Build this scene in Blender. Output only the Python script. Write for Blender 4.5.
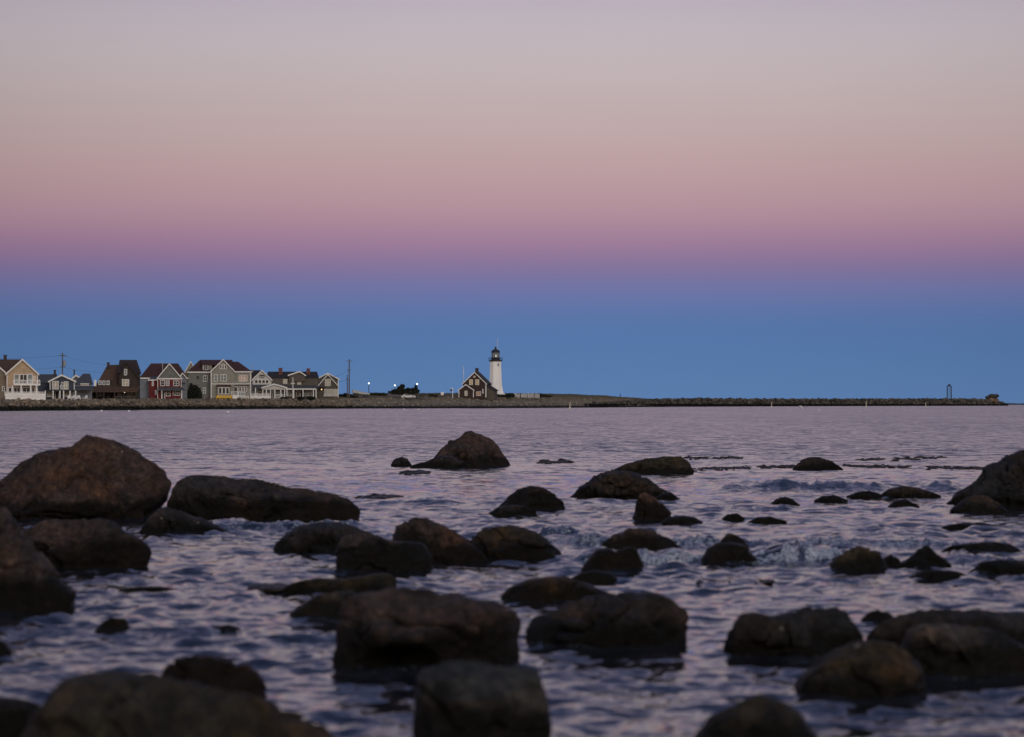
import bpy, bmesh, math, random
import numpy as np
from mathutils import Vector, Matrix

for o in list(bpy.data.objects):
    bpy.data.objects.remove(o)
SC = bpy.context.scene
COL = SC.collection
random.seed(7)
R = math.radians

# ------------------------------------------------------------------ camera
F, CX, HY, HC = 3000.0, 512.0, 404.2, 1.35     # focal length in px, image centre, level line, camera height
cam = bpy.data.cameras.new('camera')
camo = bpy.data.objects.new('camera', cam)
COL.objects.link(camo)
cam.sensor_width = 36.0
cam.lens = 36.0 * F / 1024
cam.clip_start, cam.clip_end = 0.5, 60000
camo.location = (0, 0, HC)
camo.rotation_euler = (R(90) + math.atan((HY - 368.5) / F), 0, 0)
cam.dof.use_dof = True
cam.dof.focus_distance = 125
cam.dof.aperture_fstop = (cam.lens / 1000) / 0.029
SC.camera = camo

# ------------------------------------------------------------------ dusk sky
def lin(c):
    return tuple(((v / 255) / 12.92 if v / 255 <= 0.04045 else ((v / 255 + 0.055) / 1.055) ** 2.4) for v in c)
world = bpy.data.worlds.new('World')
SC.world = world
world.use_nodes = True
wn, wl = world.node_tree.nodes, world.node_tree.links
wn.clear()
def N(nodes, t, **kw):
    n = nodes.new(t)
    for k, v in kw.items():
        setattr(n, k, v)
    return n
def M(nodes, links, op, a, b=None, clamp=False):
    n = nodes.new('ShaderNodeMath'); n.operation = op; n.use_clamp = clamp
    for i, v in enumerate((a, b)):
        if v is None: continue
        if isinstance(v, (int, float)): n.inputs[i].default_value = v
        else: links.new(v, n.inputs[i])
    return n.outputs[0]
def ramp(nodes, stops, interp='LINEAR'):
    n = nodes.new('ShaderNodeValToRGB')
    cr = n.color_ramp; cr.interpolation = interp
    while len(cr.elements) < len(stops): cr.elements.new(0.5)
    for e, (p, c) in zip(cr.elements, stops):
        e.position = p; e.color = (*c, 1)
    return n
tc = N(wn, 'ShaderNodeTexCoord'); sx = N(wn, 'ShaderNodeSeparateXYZ')
wl.new(tc.outputs['Generated'], sx.inputs[0])
el = M(wn, wl, 'MULTIPLY', M(wn, wl, 'ARCSINE', sx.outputs[2]), 2 / math.pi, True)
fe = M(wn, wl, 'POWER', el, 0.5)
def pos(deg): return math.sqrt(max(deg, 0) / 90)
def eld(py): return math.degrees(math.atan((HY - py) / F))
front = [(404, (90, 123, 169)), (385, (88, 122, 169)), (355, (84, 119, 167)), (330, (84, 116, 166)), (313, (91, 115, 165)),
         (298, (102, 115, 163)), (285, (113, 115, 161)), (273, (123, 114, 156)), (261, (137, 116, 152)), (249, (149, 120, 151)),
         (235, (161, 127, 151)), (218, (172, 138, 153)), (198, (180, 147, 156)), (172, (185, 155, 158)), (140, (188, 164, 165)),
         (100, (190, 172, 173)), (60, (191, 179, 182)), (25, (188, 178, 185)), (0, (183, 174, 186))]
st = [(pos(eld(y)), lin(c)) for y, c in front]
st += [(pos(11.5), lin((172, 156, 174))), (pos(18), lin((118, 122, 162))), (pos(40), lin((74, 94, 144))), (1.0, lin((64, 88, 136)))]
r1 = ramp(wn, st, 'B_SPLINE')
wl.new(fe, r1.inputs[0])
# afterglow in the sky opposite the sea (the sun has set behind the camera)
st2 = [(0, (1.25, .80, .50)), (pos(6), (1.30, .95, .70)), (pos(15), (.95, .84, .76)), (pos(35), (.42, .46, .56)), (1.0, lin((64, 88, 136)))]
r2 = ramp(wn, st2)
wl.new(fe, r2.inputs[0])
mr = N(wn, 'ShaderNodeMapRange', interpolation_type='SMOOTHSTEP')
mr.inputs[1].default_value = 0.35; mr.inputs[2].default_value = -0.75
wl.new(sx.outputs[1], mr.inputs[0])
mx = N(wn, 'ShaderNodeMix', data_type='RGBA')
wl.new(mr.outputs[0], mx.inputs[0]); wl.new(r1.outputs[0], mx.inputs[6]); wl.new(r2.outputs[0], mx.inputs[7])
# lens corner darkening painted into the sky: its colour fades gently sideways
ax = M(wn, wl, 'ADD', sx.outputs[0], -0.02)
side = M(wn, wl, 'SUBTRACT', 1.03, M(wn, wl, 'MULTIPLY', M(wn, wl, 'MULTIPLY', ax, ax), 4.6))
side = M(wn, wl, 'MAXIMUM', side, 0.80)
sn = N(wn, 'ShaderNodeTexNoise'); sn.inputs['Scale'].default_value = 14; sn.inputs['Detail'].default_value = 3
mp = N(wn, 'ShaderNodeMapping'); mp.inputs['Scale'].default_value = (1, 1, 5)
wl.new(tc.outputs['Generated'], mp.inputs[0]); wl.new(mp.outputs[0], sn.inputs['Vector'])
side = M(wn, wl, 'MULTIPLY', side, M(wn, wl, 'ADD', M(wn, wl, 'MULTIPLY', sn.outputs[0], 0.05), 0.975))
sc_ = N(wn, 'ShaderNodeVectorMath', operation='SCALE')
wl.new(mx.outputs[2], sc_.inputs[0]); wl.new(side, sc_.inputs[3])
bg = N(wn, 'ShaderNodeBackground'); bg.inputs[1].default_value = 1.0
wl.new(sc_.outputs[0], bg.inputs[0])
wo = N(wn, 'ShaderNodeOutputWorld'); wl.new(bg.outputs[0], wo.inputs[0])

# ------------------------------------------------------------------ last low glow of the set sun, behind the camera
sun = bpy.data.lights.new('sun', 'SUN'); sun.energy = 0.85; sun.angle = R(30); sun.color = (1.0, .92, .84)
suno = bpy.data.objects.new('sun', sun); COL.objects.link(suno)
suno.rotation_euler = (R(66), 0, R(24))

SC.view_settings.view_transform = 'Standard'; SC.view_settings.look = 'None'
SC.view_settings.exposure = 0.0; SC.view_settings.gamma = 1.0
SC.cycles.use_denoising = True
SC.cycles.max_bounces = 6

# ------------------------------------------------------------------ helpers
def at(px, py, d):
    """world point seen at pixel (px, py) at forward distance d"""
    return Vector(((px - CX) * d / F, d, HC + (HY - py) * d / F))
def dist(py): return F * HC / (py - HY)

def setp(o, label=None, cat=None, group=None, kind=None):
    if label: o['label'] = label
    if cat: o['category'] = cat
    if group: o['group'] = group
    if kind: o['kind'] = kind
    return o
def empty(name, loc, label, cat, group=None, yaw=0):
    o = bpy.data.objects.new(name, None); COL.objects.link(o)
    o.empty_display_size = 0.5
    o.location = loc; o.rotation_euler = (0, 0, yaw)
    return setp(o, label, cat, group)

# numpy value noise
def _hash(i, j, k, s):
    n = (i * 374761393 + j * 668265263 + k * 2147483647 + s * 974711) & 0xffffffff
    n = ((n ^ (n >> 13)) * 1274126177) & 0xffffffff
    n = n ^ (n >> 16)
    return (n & 0xffff) / 65535.0
def vnoise(p, s=0):
    p = np.asarray(p, float)
    i = np.floor(p).astype(np.int64); f = p - i
    f = f * f * f * (f * (f * 6 - 15) + 10)
    r = 0
    for a in (0, 1):
        wa = f[:, 0] if a else 1 - f[:, 0]
        for b in (0, 1):
            wb = f[:, 1] if b else 1 - f[:, 1]
            for c in (0, 1):
                wc = f[:, 2] if c else 1 - f[:, 2]
                r = r + wa * wb * wc * _hash(i[:, 0] + a, i[:, 1] + b, i[:, 2] + c, s)
    return r * 2 - 1
def fbm(p, oct=4, s=0, gain=.5):
    r = 0; a = 1.0; t = 0
    for k in range(oct):
        r = r + a * vnoise(p * (2.03 ** k), s + k); t += a; a *= gain
    return r / t

_ico = {}
def ico(level):
    if level not in _ico:
        bm = bmesh.new(); bmesh.ops.create_icosphere(bm, subdivisions=level, radius=1)
        v = np.array([x.co[:] for x in bm.verts]); f = np.array([[x.index for x in q.verts] for q in bm.faces])
        bm.free(); _ico[level] = (v, f)
    return _ico[level]
def np_mesh(name, v, f, mat, parent=None, smooth=True):
    me = bpy.data.meshes.new(name)
    v = np.ascontiguousarray(v, np.float32); f = np.ascontiguousarray(f, np.int32); k = f.shape[1]
    me.vertices.add(len(v)); me.vertices.foreach_set('co', v.ravel())
    me.loops.add(f.size); me.loops.foreach_set('vertex_index', f.ravel())
    me.polygons.add(len(f)); me.polygons.foreach_set('loop_start', np.arange(0, f.size, k, dtype=np.int32))
    me.polygons.foreach_set('use_smooth', np.full(len(f), smooth))
    me.update(calc_edges=True); me.validate()
    if mat: me.materials.append(mat)
    o = bpy.data.objects.new(name, me); COL.objects.link(o)
    if parent: o.parent = parent
    return o

class MB:
    """collects boxes, tubes and polygons into one mesh"""
    def __init__(s): s.v = []; s.f = []
    def poly(s, verts, faces):
        b = len(s.v); s.v += [tuple(q) for q in verts]; s.f += [tuple(b + i for i in q) for q in faces]; return s
    def box(s, x0, x1, y0, y1, z0, z1):
        if x0 > x1: x0, x1 = x1, x0
        if z0 > z1: z0, z1 = z1, z0
        return s.poly([(x0, y0, z0), (x1, y0, z0), (x1, y1, z0), (x0, y1, z0), (x0, y0, z1), (x1, y0, z1), (x1, y1, z1), (x0, y1, z1)],
                      [(0, 3, 2, 1), (4, 5, 6, 7), (0, 1, 5, 4), (1, 2, 6, 5), (2, 3, 7, 6), (3, 0, 4, 7)])
    def extr(s, prof, y0, y1):
        """profile polygon in xz extruded along y"""
        n = len(prof)
        return s.poly([(x, y0, z) for x, z in prof] + [(x, y1, z) for x, z in prof],
                      [tuple(range(n)), tuple(range(2 * n - 1, n - 1, -1))] + [(i, i + n, (i + 1) % n + n, (i + 1) % n) for i in range(n)])
    def extrx(s, prof, x0, x1):
        n = len(prof)
        return s.poly([(x0, y, z) for y, z in prof] + [(x1, y, z) for y, z in prof],
                      [tuple(range(n)), tuple(range(2 * n - 1, n - 1, -1))] + [(i, i + n, (i + 1) % n + n, (i + 1) % n) for i in range(n)])
    def tube(s, pts, rad, n=8, cap=True):
        pts = [Vector(p) for p in pts]; b = len(s.v); m = len(pts)
        rads = rad if isinstance(rad, (list, tuple)) else [rad] * m
        for i, p in enumerate(pts):
            t = (pts[min(i + 1, m - 1)] - pts[max(i - 1, 0)]).normalized()
            u = t.cross(Vector((0, 0, 1)) if abs(t.z) < .9 else Vector((1, 0, 0))).normalized(); w = t.cross(u)
            for k in range(n):
                a = 2 * math.pi * k / n
                s.v.append(tuple(p + rads[i] * (math.cos(a) * u + math.sin(a) * w)))
        for i in range(m - 1):
            for k in range(n):
                k2 = (k + 1) % n
                s.f.append((b + i * n + k, b + i * n + k2, b + (i + 1) * n + k2, b + (i + 1) * n + k))
        if cap:
            s.f.append(tuple(b + k for k in range(n - 1, -1, -1))); s.f.append(tuple(b + (m - 1) * n + k for k in range(n)))
        return s
    def lathe(s, prof, n=24, c=(0, 0)):
        return s.tube_z([(r, z) for r, z in prof], n, c)
    def tube_z(s, prof, n, c):
        b = len(s.v); m = len(prof)
        for r, z in prof:
            for k in range(n):
                a = 2 * math.pi * (k + .5) / n
                s.v.append((c[0] + r * math.cos(a), c[1] + r * math.sin(a), z))
        for i in range(m - 1):
            for k in range(n):
                k2 = (k + 1) % n
                s.f.append((b + i * n + k, b + i * n + k2, b + (i + 1) * n + k2, b + (i + 1) * n + k))
        s.f.append(tuple(b + k for k in range(n - 1, -1, -1))); s.f.append(tuple(b + (m - 1) * n + k for k in range(n)))
        return s
    def blob(s, c, sc, level=2, amp=.2, seed=0):
        v, f = ico(level)
        r = 1 + amp * fbm(v * 1.3 + seed * 7.1, 2, seed)
        w = v * r[:, None] * np.array(sc) + np.array(c)
        return s.poly(w.tolist(), f.tolist())
    def build(s, name, mat, parent=None, smooth=False):
        me = bpy.data.meshes.new(name); me.from_pydata(s.v, [], s.f)
        bm = bmesh.new(); bm.from_mesh(me); bmesh.ops.recalc_face_normals(bm, faces=bm.faces); bm.to_mesh(me); bm.free()
        if smooth:
            me.polygons.foreach_set('use_smooth', [True] * len(me.polygons))
        if mat: me.materials.append(mat)
        o = bpy.data.objects.new(name, me); COL.objects.link(o)
        if parent: o.parent = parent
        return o

# ------------------------------------------------------------------ materials
def mat(name, c, rough=.8, var=.25, scale=1.5, bump=0, c2=None, spec=.3, metal=0, detail=4, bscale=None):
    m = bpy.data.materials.new(name); m.use_nodes = True
    n, l = m.node_tree.nodes, m.node_tree.links
    b = n['Principled BSDF']; b.inputs['Roughness'].default_value = rough; b.inputs['Metallic'].default_value = metal
    b.inputs['Specular IOR Level'].default_value = spec
    t = N(n, 'ShaderNodeTexCoord')
    z = N(n, 'ShaderNodeTexNoise'); z.inputs['Scale'].default_value = scale; z.inputs['Detail'].default_value = detail
    z.inputs['Roughness'].default_value = .65
    l.new(t.outputs['Object'], z.inputs['Vector'])
    ca = tuple(v * (1 - var) for v in c); cb = c2 or tuple(min(1, v * (1 + var)) for v in c)
    r = ramp(n, [(.3, ca), (.7, cb)]); l.new(z.outputs[0], r.inputs[0]); l.new(r.outputs[0], b.inputs['Base Color'])
    if bump:
        z2 = N(n, 'ShaderNodeTexNoise'); z2.inputs['Scale'].default_value = bscale or scale * 6; z2.inputs['Detail'].default_value = 5
        l.new(t.outputs['Object'], z2.inputs['Vector'])
        bp = N(n, 'ShaderNodeBump'); bp.inputs['Strength'].default_value = bump; bp.inputs['Distance'].default_value = .05
        l.new(z2.outputs[0], bp.inputs['Height']); l.new(bp.outputs[0], b.inputs['Normal'])
    return m
def siding(name, c, var=.12, pitch=.16, vertical=False):
    """boards or shingle courses with slight tone change from course to course"""
    m = mat(name, c, .75, var, 1.2)
    n, l = m.node_tree.nodes, m.node_tree.links
    b = n['Principled BSDF']
    t = [q for q in n if q.type == 'TEX_COORD'][0]
    w = N(n, 'ShaderNodeTexBrick'); w.inputs['Scale'].default_value = 1
    w.inputs['Brick Width'].default_value = pitch * 3; w.inputs['Row Height'].default_value = pitch
    w.inputs['Mortar Size'].default_value = .012; w.inputs['Color1'].default_value = (1, 1, 1, 1); w.inputs['Color2'].default_value = (.8, .8, .8, 1)
    w.inputs['Mortar'].default_value = (.55, .55, .55, 1)
    mp = N(n, 'ShaderNodeMapping'); mp.inputs['Rotation'].default_value = (R(90), 0, 0)
    l.new(t.outputs['Object'], mp.inputs[0]); l.new(mp.outputs[0], w.inputs['Vector'])
    mx = N(n, 'ShaderNodeMix', data_type='RGBA', blend_type='MULTIPLY'); mx.inputs[0].default_value = 1
    src = b.inputs['Base Color'].links[0].from_socket
    l.new(src, mx.inputs[6]); l.new(w.outputs[0], mx.inputs[7]); l.new(mx.outputs[2], b.inputs['Base Color'])
    return m
def emis(name, c, s):
    m = bpy.data.materials.new(name); m.use_nodes = True
    b = m.node_tree.nodes['Principled BSDF']
    b.inputs['Base Color'].default_value = (*c, 1); b.inputs['Emission Color'].default_value = (*c, 1); b.inputs['Emission Strength'].default_value = s
    return m

white = mat('white_paint', (.74, .73, .71), .6, .08, 1.0)
glass = mat('dark_window_glass', (.015, .018, .024), .25, .3, .8, spec=.4)
paleglow = mat('pale_glow_glass', (.40, .36, .28), .5, .2, 1.2)  # light windows: their brightness is put into a pale base colour, nothing emits
creamglow = mat('cream_glow_glass', (.50, .40, .24), .4, .2, .8)  # cream base colour paints the evening glow reflected in the panes
greyglass = mat('grey_window_glass', (.16, .19, .19), .35, .25, .8)
peachglow = mat('peach_glow_glass', (.45, .27, .18), .4, .2, .8)  # warm light on these windows, painted as a peach base colour
darkpaint = mat('dark_paint', (.03, .03, .035), .6, .2)
brick = mat('chimney_brick', (.13, .055, .045), .9, .3, 2)
darkbrick = mat('dark_chimney_brick', (.05, .04, .04), .9, .3, 2)
wood = mat('weathered_pole_wood', (.11, .085, .07), .9, .3, 1.5)
iron = mat('black_iron', (.02, .022, .028), .5, .2)
steel = mat('grey_metal', (.28, .29, .31), .5, .15, metal=.3)
roof_brown = siding('brown_roof_shingle', (.10, .058, .038))
roof_red = siding('dark_red_roof_shingle', (.068, .031, .025))
roof_grey = siding('grey_roof_shingle', (.075, .078, .085))
roof_dark = siding('charcoal_roof_shingle', (.036, .032, .031))
roof_umber = siding('dark_umber_roof_shingle', (.045, .032, .026))
sid_tan = siding('tan_siding', (.50, .36, .235))
sid_taupe = siding('taupe_siding', (.22, .175, .13))
sid_navy = siding('slate_blue_siding', (.055, .066, .095))
sid_brown = siding('dark_brown_shingle', (.042, .032, .027))
sid_umber = siding('red_brown_shingle', (.050, .031, .027))
sid_red = siding('red_siding', (.135, .016, .019))
sid_grey = siding('grey_shingle', (.168, .170, .160))
sid_sage = siding('sage_grey_siding', (.27, .265, .225))
sid_blue = siding('pale_blue_siding', (.19, .21, .24))
sid_wood = siding('weathered_grey_shingle', (.105, .092, .078))
sid_white = siding('white_clapboard', (.60, .58, .55), .06)
yellow = mat('yellow_paint', (.70, .42, .04), .6, .1)
chairwhite = mat('white_chair_paint', (.70, .68, .66), .6, .08)

# rock: brown granite, wet black weed band by the waterline, a few pale barnacle and lichen spots
def rock_mat(name, base, warm, wet=.10, rough=.75):
    m = bpy.data.materials.new(name); m.use_nodes = True
    n, l = m.node_tree.nodes, m.node_tree.links
    b = n['Principled BSDF']
    t = N(n, 'ShaderNodeTexCoord'); g = N(n, 'ShaderNodeNewGeometry'); s = N(n, 'ShaderNodeSeparateXYZ'); l.new(g.outputs['Position'], s.inputs[0])
    def noise(sc, det=5, ro=.6, off=(0, 0, 0)):
        z = N(n, 'ShaderNodeTexNoise'); z.inputs['Scale'].default_value = sc; z.inputs['Detail'].default_value = det; z.inputs['Roughness'].default_value = ro
        a = N(n, 'ShaderNodeMapping'); a.inputs['Location'].default_value = off
        l.new(g.outputs['Position'], a.inputs[0]); l.new(a.outputs[0], z.inputs['Vector']); return z.outputs[0]
    z1 = noise(2.2); z2 = noise(9, 6, .7, (5, 2, 8)); z3 = noise(45, 4, .7)
    r = ramp(n, [(.30, tuple(v * .55 for v in base)), (.5, base), (.68, warm)]); l.new(z1, r.inputs[0])
    mx = N(n, 'ShaderNodeMix', data_type='RGBA', blend_type='MULTIPLY'); mx.inputs[0].default_value = .8
    r2 = ramp(n, [(.33, (.30, .30, .33)), (.5, (.9, .9, .9)), (.66, (1.75, 1.65, 1.55))]); l.new(z2, r2.inputs[0])
    l.new(r.outputs[0], mx.inputs[6]); l.new(r2.outputs[0], mx.inputs[7])
    m4 = N(n, 'ShaderNodeMix', data_type='RGBA', blend_type='MULTIPLY'); m4.inputs[0].default_value = 1
    r4 = ramp(n, [(.36, (.55, .55, .57)), (.5, (1, 1, 1)), (.64, (1.6, 1.52, 1.42))]); l.new(noise(24, 5, .75, (2, 7, 3)), r4.inputs[0])
    l.new(mx.outputs[2], m4.inputs[6]); l.new(r4.outputs[0], m4.inputs[7]); mx = m4
    zh = noise(1.3, 3, .5, (9, 4, 1)); rh = ramp(n, [(.35, (.72, .88, 1.02)), (.5, (1, .98, .95)), (.66, (1.32, .98, .72))]); l.new(zh, rh.inputs[0])
    mh = N(n, 'ShaderNodeMix', data_type='RGBA', blend_type='MULTIPLY'); mh.inputs[0].default_value = 1
    l.new(mx.outputs[2], mh.inputs[6]); l.new(rh.outputs[0], mh.inputs[7]); mx = mh
    # pale spots
    vo = N(n, 'ShaderNodeTexVoronoi'); vo.inputs['Scale'].default_value = 5.5; l.new(g.outputs['Position'], vo.inputs['Vector'])
    sp = M(n, l, 'LESS_THAN', M(n, l, 'ADD', vo.outputs['Distance'], M(n, l, 'MULTIPLY', z3, .06)), .115)
    sepc = N(n, 'ShaderNodeSeparateColor'); l.new(vo.outputs['Color'], sepc.inputs[0])
    sp = M(n, l, 'MULTIPLY', sp, M(n, l, 'GREATER_THAN', sepc.outputs[0], .74))
    sp = M(n, l, 'MULTIPLY', sp, .75)
    mx2 = N(n, 'ShaderNodeMix', data_type='RGBA'); mx2.inputs[7].default_value = (.22, .19, .155, 1)
    l.new(sp, mx2.inputs[0]); l.new(mx.outputs[2], mx2.inputs[6])
    # weed / wet band with a ragged edge
    zz = M(n, l, 'ADD', s.outputs[2], M(n, l, 'MULTIPLY', M(n, l, 'SUBTRACT', z1, .5), .35))
    zz = M(n, l, 'ADD', zz, M(n, l, 'MULTIPLY', M(n, l, 'SUBTRACT', z2, .5), .15))
    mp_ = N(n, 'ShaderNodeMapRange', interpolation_type='SMOOTHSTEP'); mp_.inputs[1].default_value = wet - .02; mp_.inputs[2].default_value = wet + .10
    mp_.inputs[3].default_value = 1; mp_.inputs[4].default_value = 0
    l.new(zz, mp_.inputs[0])
    mx3 = N(n, 'ShaderNodeMix', data_type='RGBA'); mx3.inputs[7].default_value = (.006, .006, .004, 1)
    l.new(M(n, l, 'MULTIPLY', mp_.outputs[0], .9), mx3.inputs[0]); l.new(mx2.outputs[2], mx3.inputs[6]); l.new(mx3.outputs[2], b.inputs['Base Color'])
    rr = M(n, l, 'SUBTRACT', rough, M(n, l, 'MULTIPLY', mp_.outputs[0], rough - .42)); l.new(rr, b.inputs['Roughness'])
    l.new(M(n, l, 'SUBTRACT', .25, M(n, l, 'MULTIPLY', mp_.outputs[0], .13)), b.inputs['Specular IOR Level'])
    bp = N(n, 'ShaderNodeBump'); bp.inputs['Strength'].default_value = 1.0; bp.inputs['Distance'].default_value = .05
    hh = M(n, l, 'ADD', z2, M(n, l, 'MULTIPLY', z3, .6)); l.new(hh, bp.inputs['Height']); l.new(bp.outputs[0], b.inputs['Normal'])
    return m
rk_brown = rock_mat('brown_granite', (.048, .035, .031), (.078, .051, .041), wet=.19)
rk_grey = rock_mat('grey_granite', (.050, .045, .041), (.082, .072, .062), wet=.15)
rk_weed = rock_mat('weed_covered_stone', (.022, .019, .009), (.036, .027, .011), wet=.02, rough=.6)
rk_olive = rock_mat('olive_stained_stone', (.036, .027, .017), (.062, .040, .021), wet=.09)
rk_dark = rock_mat('wet_dark_stone', (.021, .019, .019), (.038, .030, .026), wet=.09, rough=.5)

# ------------------------------------------------------------------ land
def interp_tab(tab, px):
    xs = [r[0] for r in tab]
    return [float(np.interp(px, xs, [r[k] for r in tab])) for k in range(1, len(tab[0]))]
# px, waterline distance, crest offset, crest py, back offset, back py
LAND = [(-420, 430, 8, 401.3, 80, 400.2), (-200, 500, 8, 400.8, 80, 399.8), (0, 596, 8, 400.4, 80, 399.4), (60, 640, 8, 400.1, 90, 399.2), (130, 700, 8, 399.8, 100, 399.0),
        (250, 830, 8, 399.5, 100, 398.2), (320, 900, 9, 399.3, 100, 397.4), (345, 918, 12, 399.0, 100, 394.5), (390, 945, 30, 398.3, 110, 392.9), (460, 990, 45, 397.6, 110, 393.3),
        (500, 1012, 45, 397.2, 110, 393.2), (560, 1090, 45, 397.0, 110, 393.8), (600, 1200, 55, 398.0, 120, 395.2), (625, 1310, 60, 399.2, 120, 397.2),
        (660, 1470, 60, 401.2, 120, 399.4), (700, 1620, 40, 403.2, 60, 402.8), (730, 1730, 10, 405.4, 20, 405.6)]
def d0(px): return interp_tab(LAND, px)[0]
def ground(px, off):
    d, o1, p1, o2, p2 = interp_tab(LAND, px)
    z1 = HC + (HY - p1) * (d + o1) / F; z2 = HC + (HY - p2) * (d + o2) / F
    return float(np.interp(off, [-15, 0, o1, o2, o2 + 60, o2 + 400, o2 + 700], [-1.2, -.05, z1, z2, z2 - .4, 1.0, -2.0]))
xs = np.arange(-420, 731, 1.5)
offs = np.concatenate([np.arange(-15, 60, 1.25), np.arange(60, 140, 4), np.array([150, 200, 300, 450, 600, 850])])
vv = []
for px in xs:
    d, o1, p1, o2, p2 = interp_tab(LAND, px)
    z1 = HC + (HY - p1) * (d + o1) / F; z2 = HC + (HY - p2) * (d + o2) / F
    z = np.interp(offs, [-15, 0, o1, o2, o2 + 60, o2 + 400, o2 + 700], [-1.2, -.05, z1, z2, z2 - .4, 1.0, -2.0])
    dd = d + offs
    vv.append(np.stack([(px - CX) * dd / F, dd, z], 1))
vv = np.array(vv); nx_, no_ = vv.shape[:2]
flat = vv.reshape(-1, 3)
bumpz = fbm(flat * np.array([.35, .35, 0]), 4, 3) * .30 + fbm(flat * np.array([1.4, 1.4, 0]), 2, 9) * .16
flat[:, 2] += bumpz * np.clip(flat[:, 2] / 1.0, 0, 1) * np.clip(2.5 - np.abs(flat[:, 2] - 2) * .25, .5, 1)
idx = np.arange(nx_ * no_).reshape(nx_, no_)
q = np.stack([idx[:-1, :-1], idx[1:, :-1], idx[1:, 1:], idx[:-1, 1:]], -1).reshape(-1, 4)
lm = bpy.data.materials.new('shore_ground'); lm.use_nodes = True
n, l = lm.node_tree.nodes, lm.node_tree.links
b = n['Principled BSDF']; b.inputs['Roughness'].default_value = .95; b.inputs['Specular IOR Level'].default_value = .1
g = N(n, 'ShaderNodeNewGeometry'); s = N(n, 'ShaderNodeSeparateXYZ'); l.new(g.outputs['Position'], s.inputs[0])
z1 = N(n, 'ShaderNodeTexNoise'); z1.inputs['Scale'].default_value = .12; z1.inputs['Detail'].default_value = 6; z1.inputs['Roughness'].default_value = .7
z2 = N(n, 'ShaderNodeTexNoise'); z2.inputs['Scale'].default_value = 1.1; z2.inputs['Detail'].default_value = 5; z2.inputs['Roughness'].default_value = .75
for zn in (z1, z2): l.new(g.outputs['Position'], zn.inputs['Vector'])
hz = M(n, l, 'ADD', s.outputs[2], M(n, l, 'MULTIPLY', M(n, l, 'SUBTRACT', z1.outputs[0], .5), 2.2))
rg = ramp(n, [(0, (.012, .012, .010)), (.085, (.020, .019, .015)), (.15, (.16, .135, .10)), (.30, (.22, .185, .13)), (.48, (.17, .135, .078)), (.7, (.115, .10, .055)), (1, (.13, .095, .05))])
l.new(M(n, l, 'DIVIDE', hz, 7.0, True), rg.inputs[0])
mm = N(n, 'ShaderNodeMix', data_type='RGBA', blend_type='MULTIPLY'); mm.inputs[0].default_value = 1
r3 = ramp(n, [(.28, (.30, .30, .30)), (.72, (1.6, 1.55, 1.5))]); l.new(z2.outputs[0], r3.inputs[0])
l.new(rg.outputs[0], mm.inputs[6]); l.new(r3.outputs[0], mm.inputs[7]); l.new(mm.outputs[2], b.inputs['Base Color'])
setp(np_mesh('shore_land', flat, q, lm), kind='structure')

# sea bed under everything and the beach behind the camera
sand = mat('dark_sand', (.06, .05, .042), .95, .3, .8)
mbd = MB(); mbd.poly([(-20000, -3000, -2.6), (20000, -3000, -2.6), (20000, 24000, -2.6), (-20000, 24000, -2.6)], [(0, 1, 2, 3)])
setp(mbd.build('sea_bed', sand), kind='structure')
gx = np.linspace(-160, 160, 81); gy = np.concatenate([np.linspace(-150, -20, 20), np.linspace(-18, 11, 40)])
GX, GY = np.meshgrid(gx, gy, indexing='ij'); GZ = np.interp(GY, [-150, -30, 0, 7, 11], [6, 2.2, -.05, -.35, -1.0])
bv = np.stack([GX, GY, GZ], -1).reshape(-1, 3); bv[:, 2] += .1 * fbm(bv * np.array([.5, .5, 0]), 3, 4)
ii = np.arange(len(bv)).reshape(len(gx), len(gy))
setp(np_mesh('beach', bv, np.stack([ii[:-1, :-1], ii[1:, :-1], ii[1:, 1:], ii[:-1, 1:]], -1).reshape(-1, 4), sand), kind='structure')

# far low coast beyond the breakwater
dl = MB()
pr = []
for i in range(41):
    px = 985 + i * 6; t = i / 40
    pr.append((px, 403.6 - .5 * min(1, i / 4) + .25 * math.sin(i * 1.7) - .2 * math.sin(i * .6)))
vs = []
for px, py in pr:
    a = at(px, py, 5200); bq = at(px, 406, 5200)
    vs += [(a.x, a.y + 150, a.z), (bq.x, bq.y, -2), (a.x, a.y + 900, -2)]
fs = []
for i in range(40):
    a, c = i * 3, i * 3 + 3
    fs += [(a, a + 1, c + 1, c), (a, c, c + 2, a + 2)]
dl.poly(vs, fs)
setp(dl.build('distant_coast', mat('distant_coast_ground', (.05, .07, .085), .95, .2, .01)), kind='structure')

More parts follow.
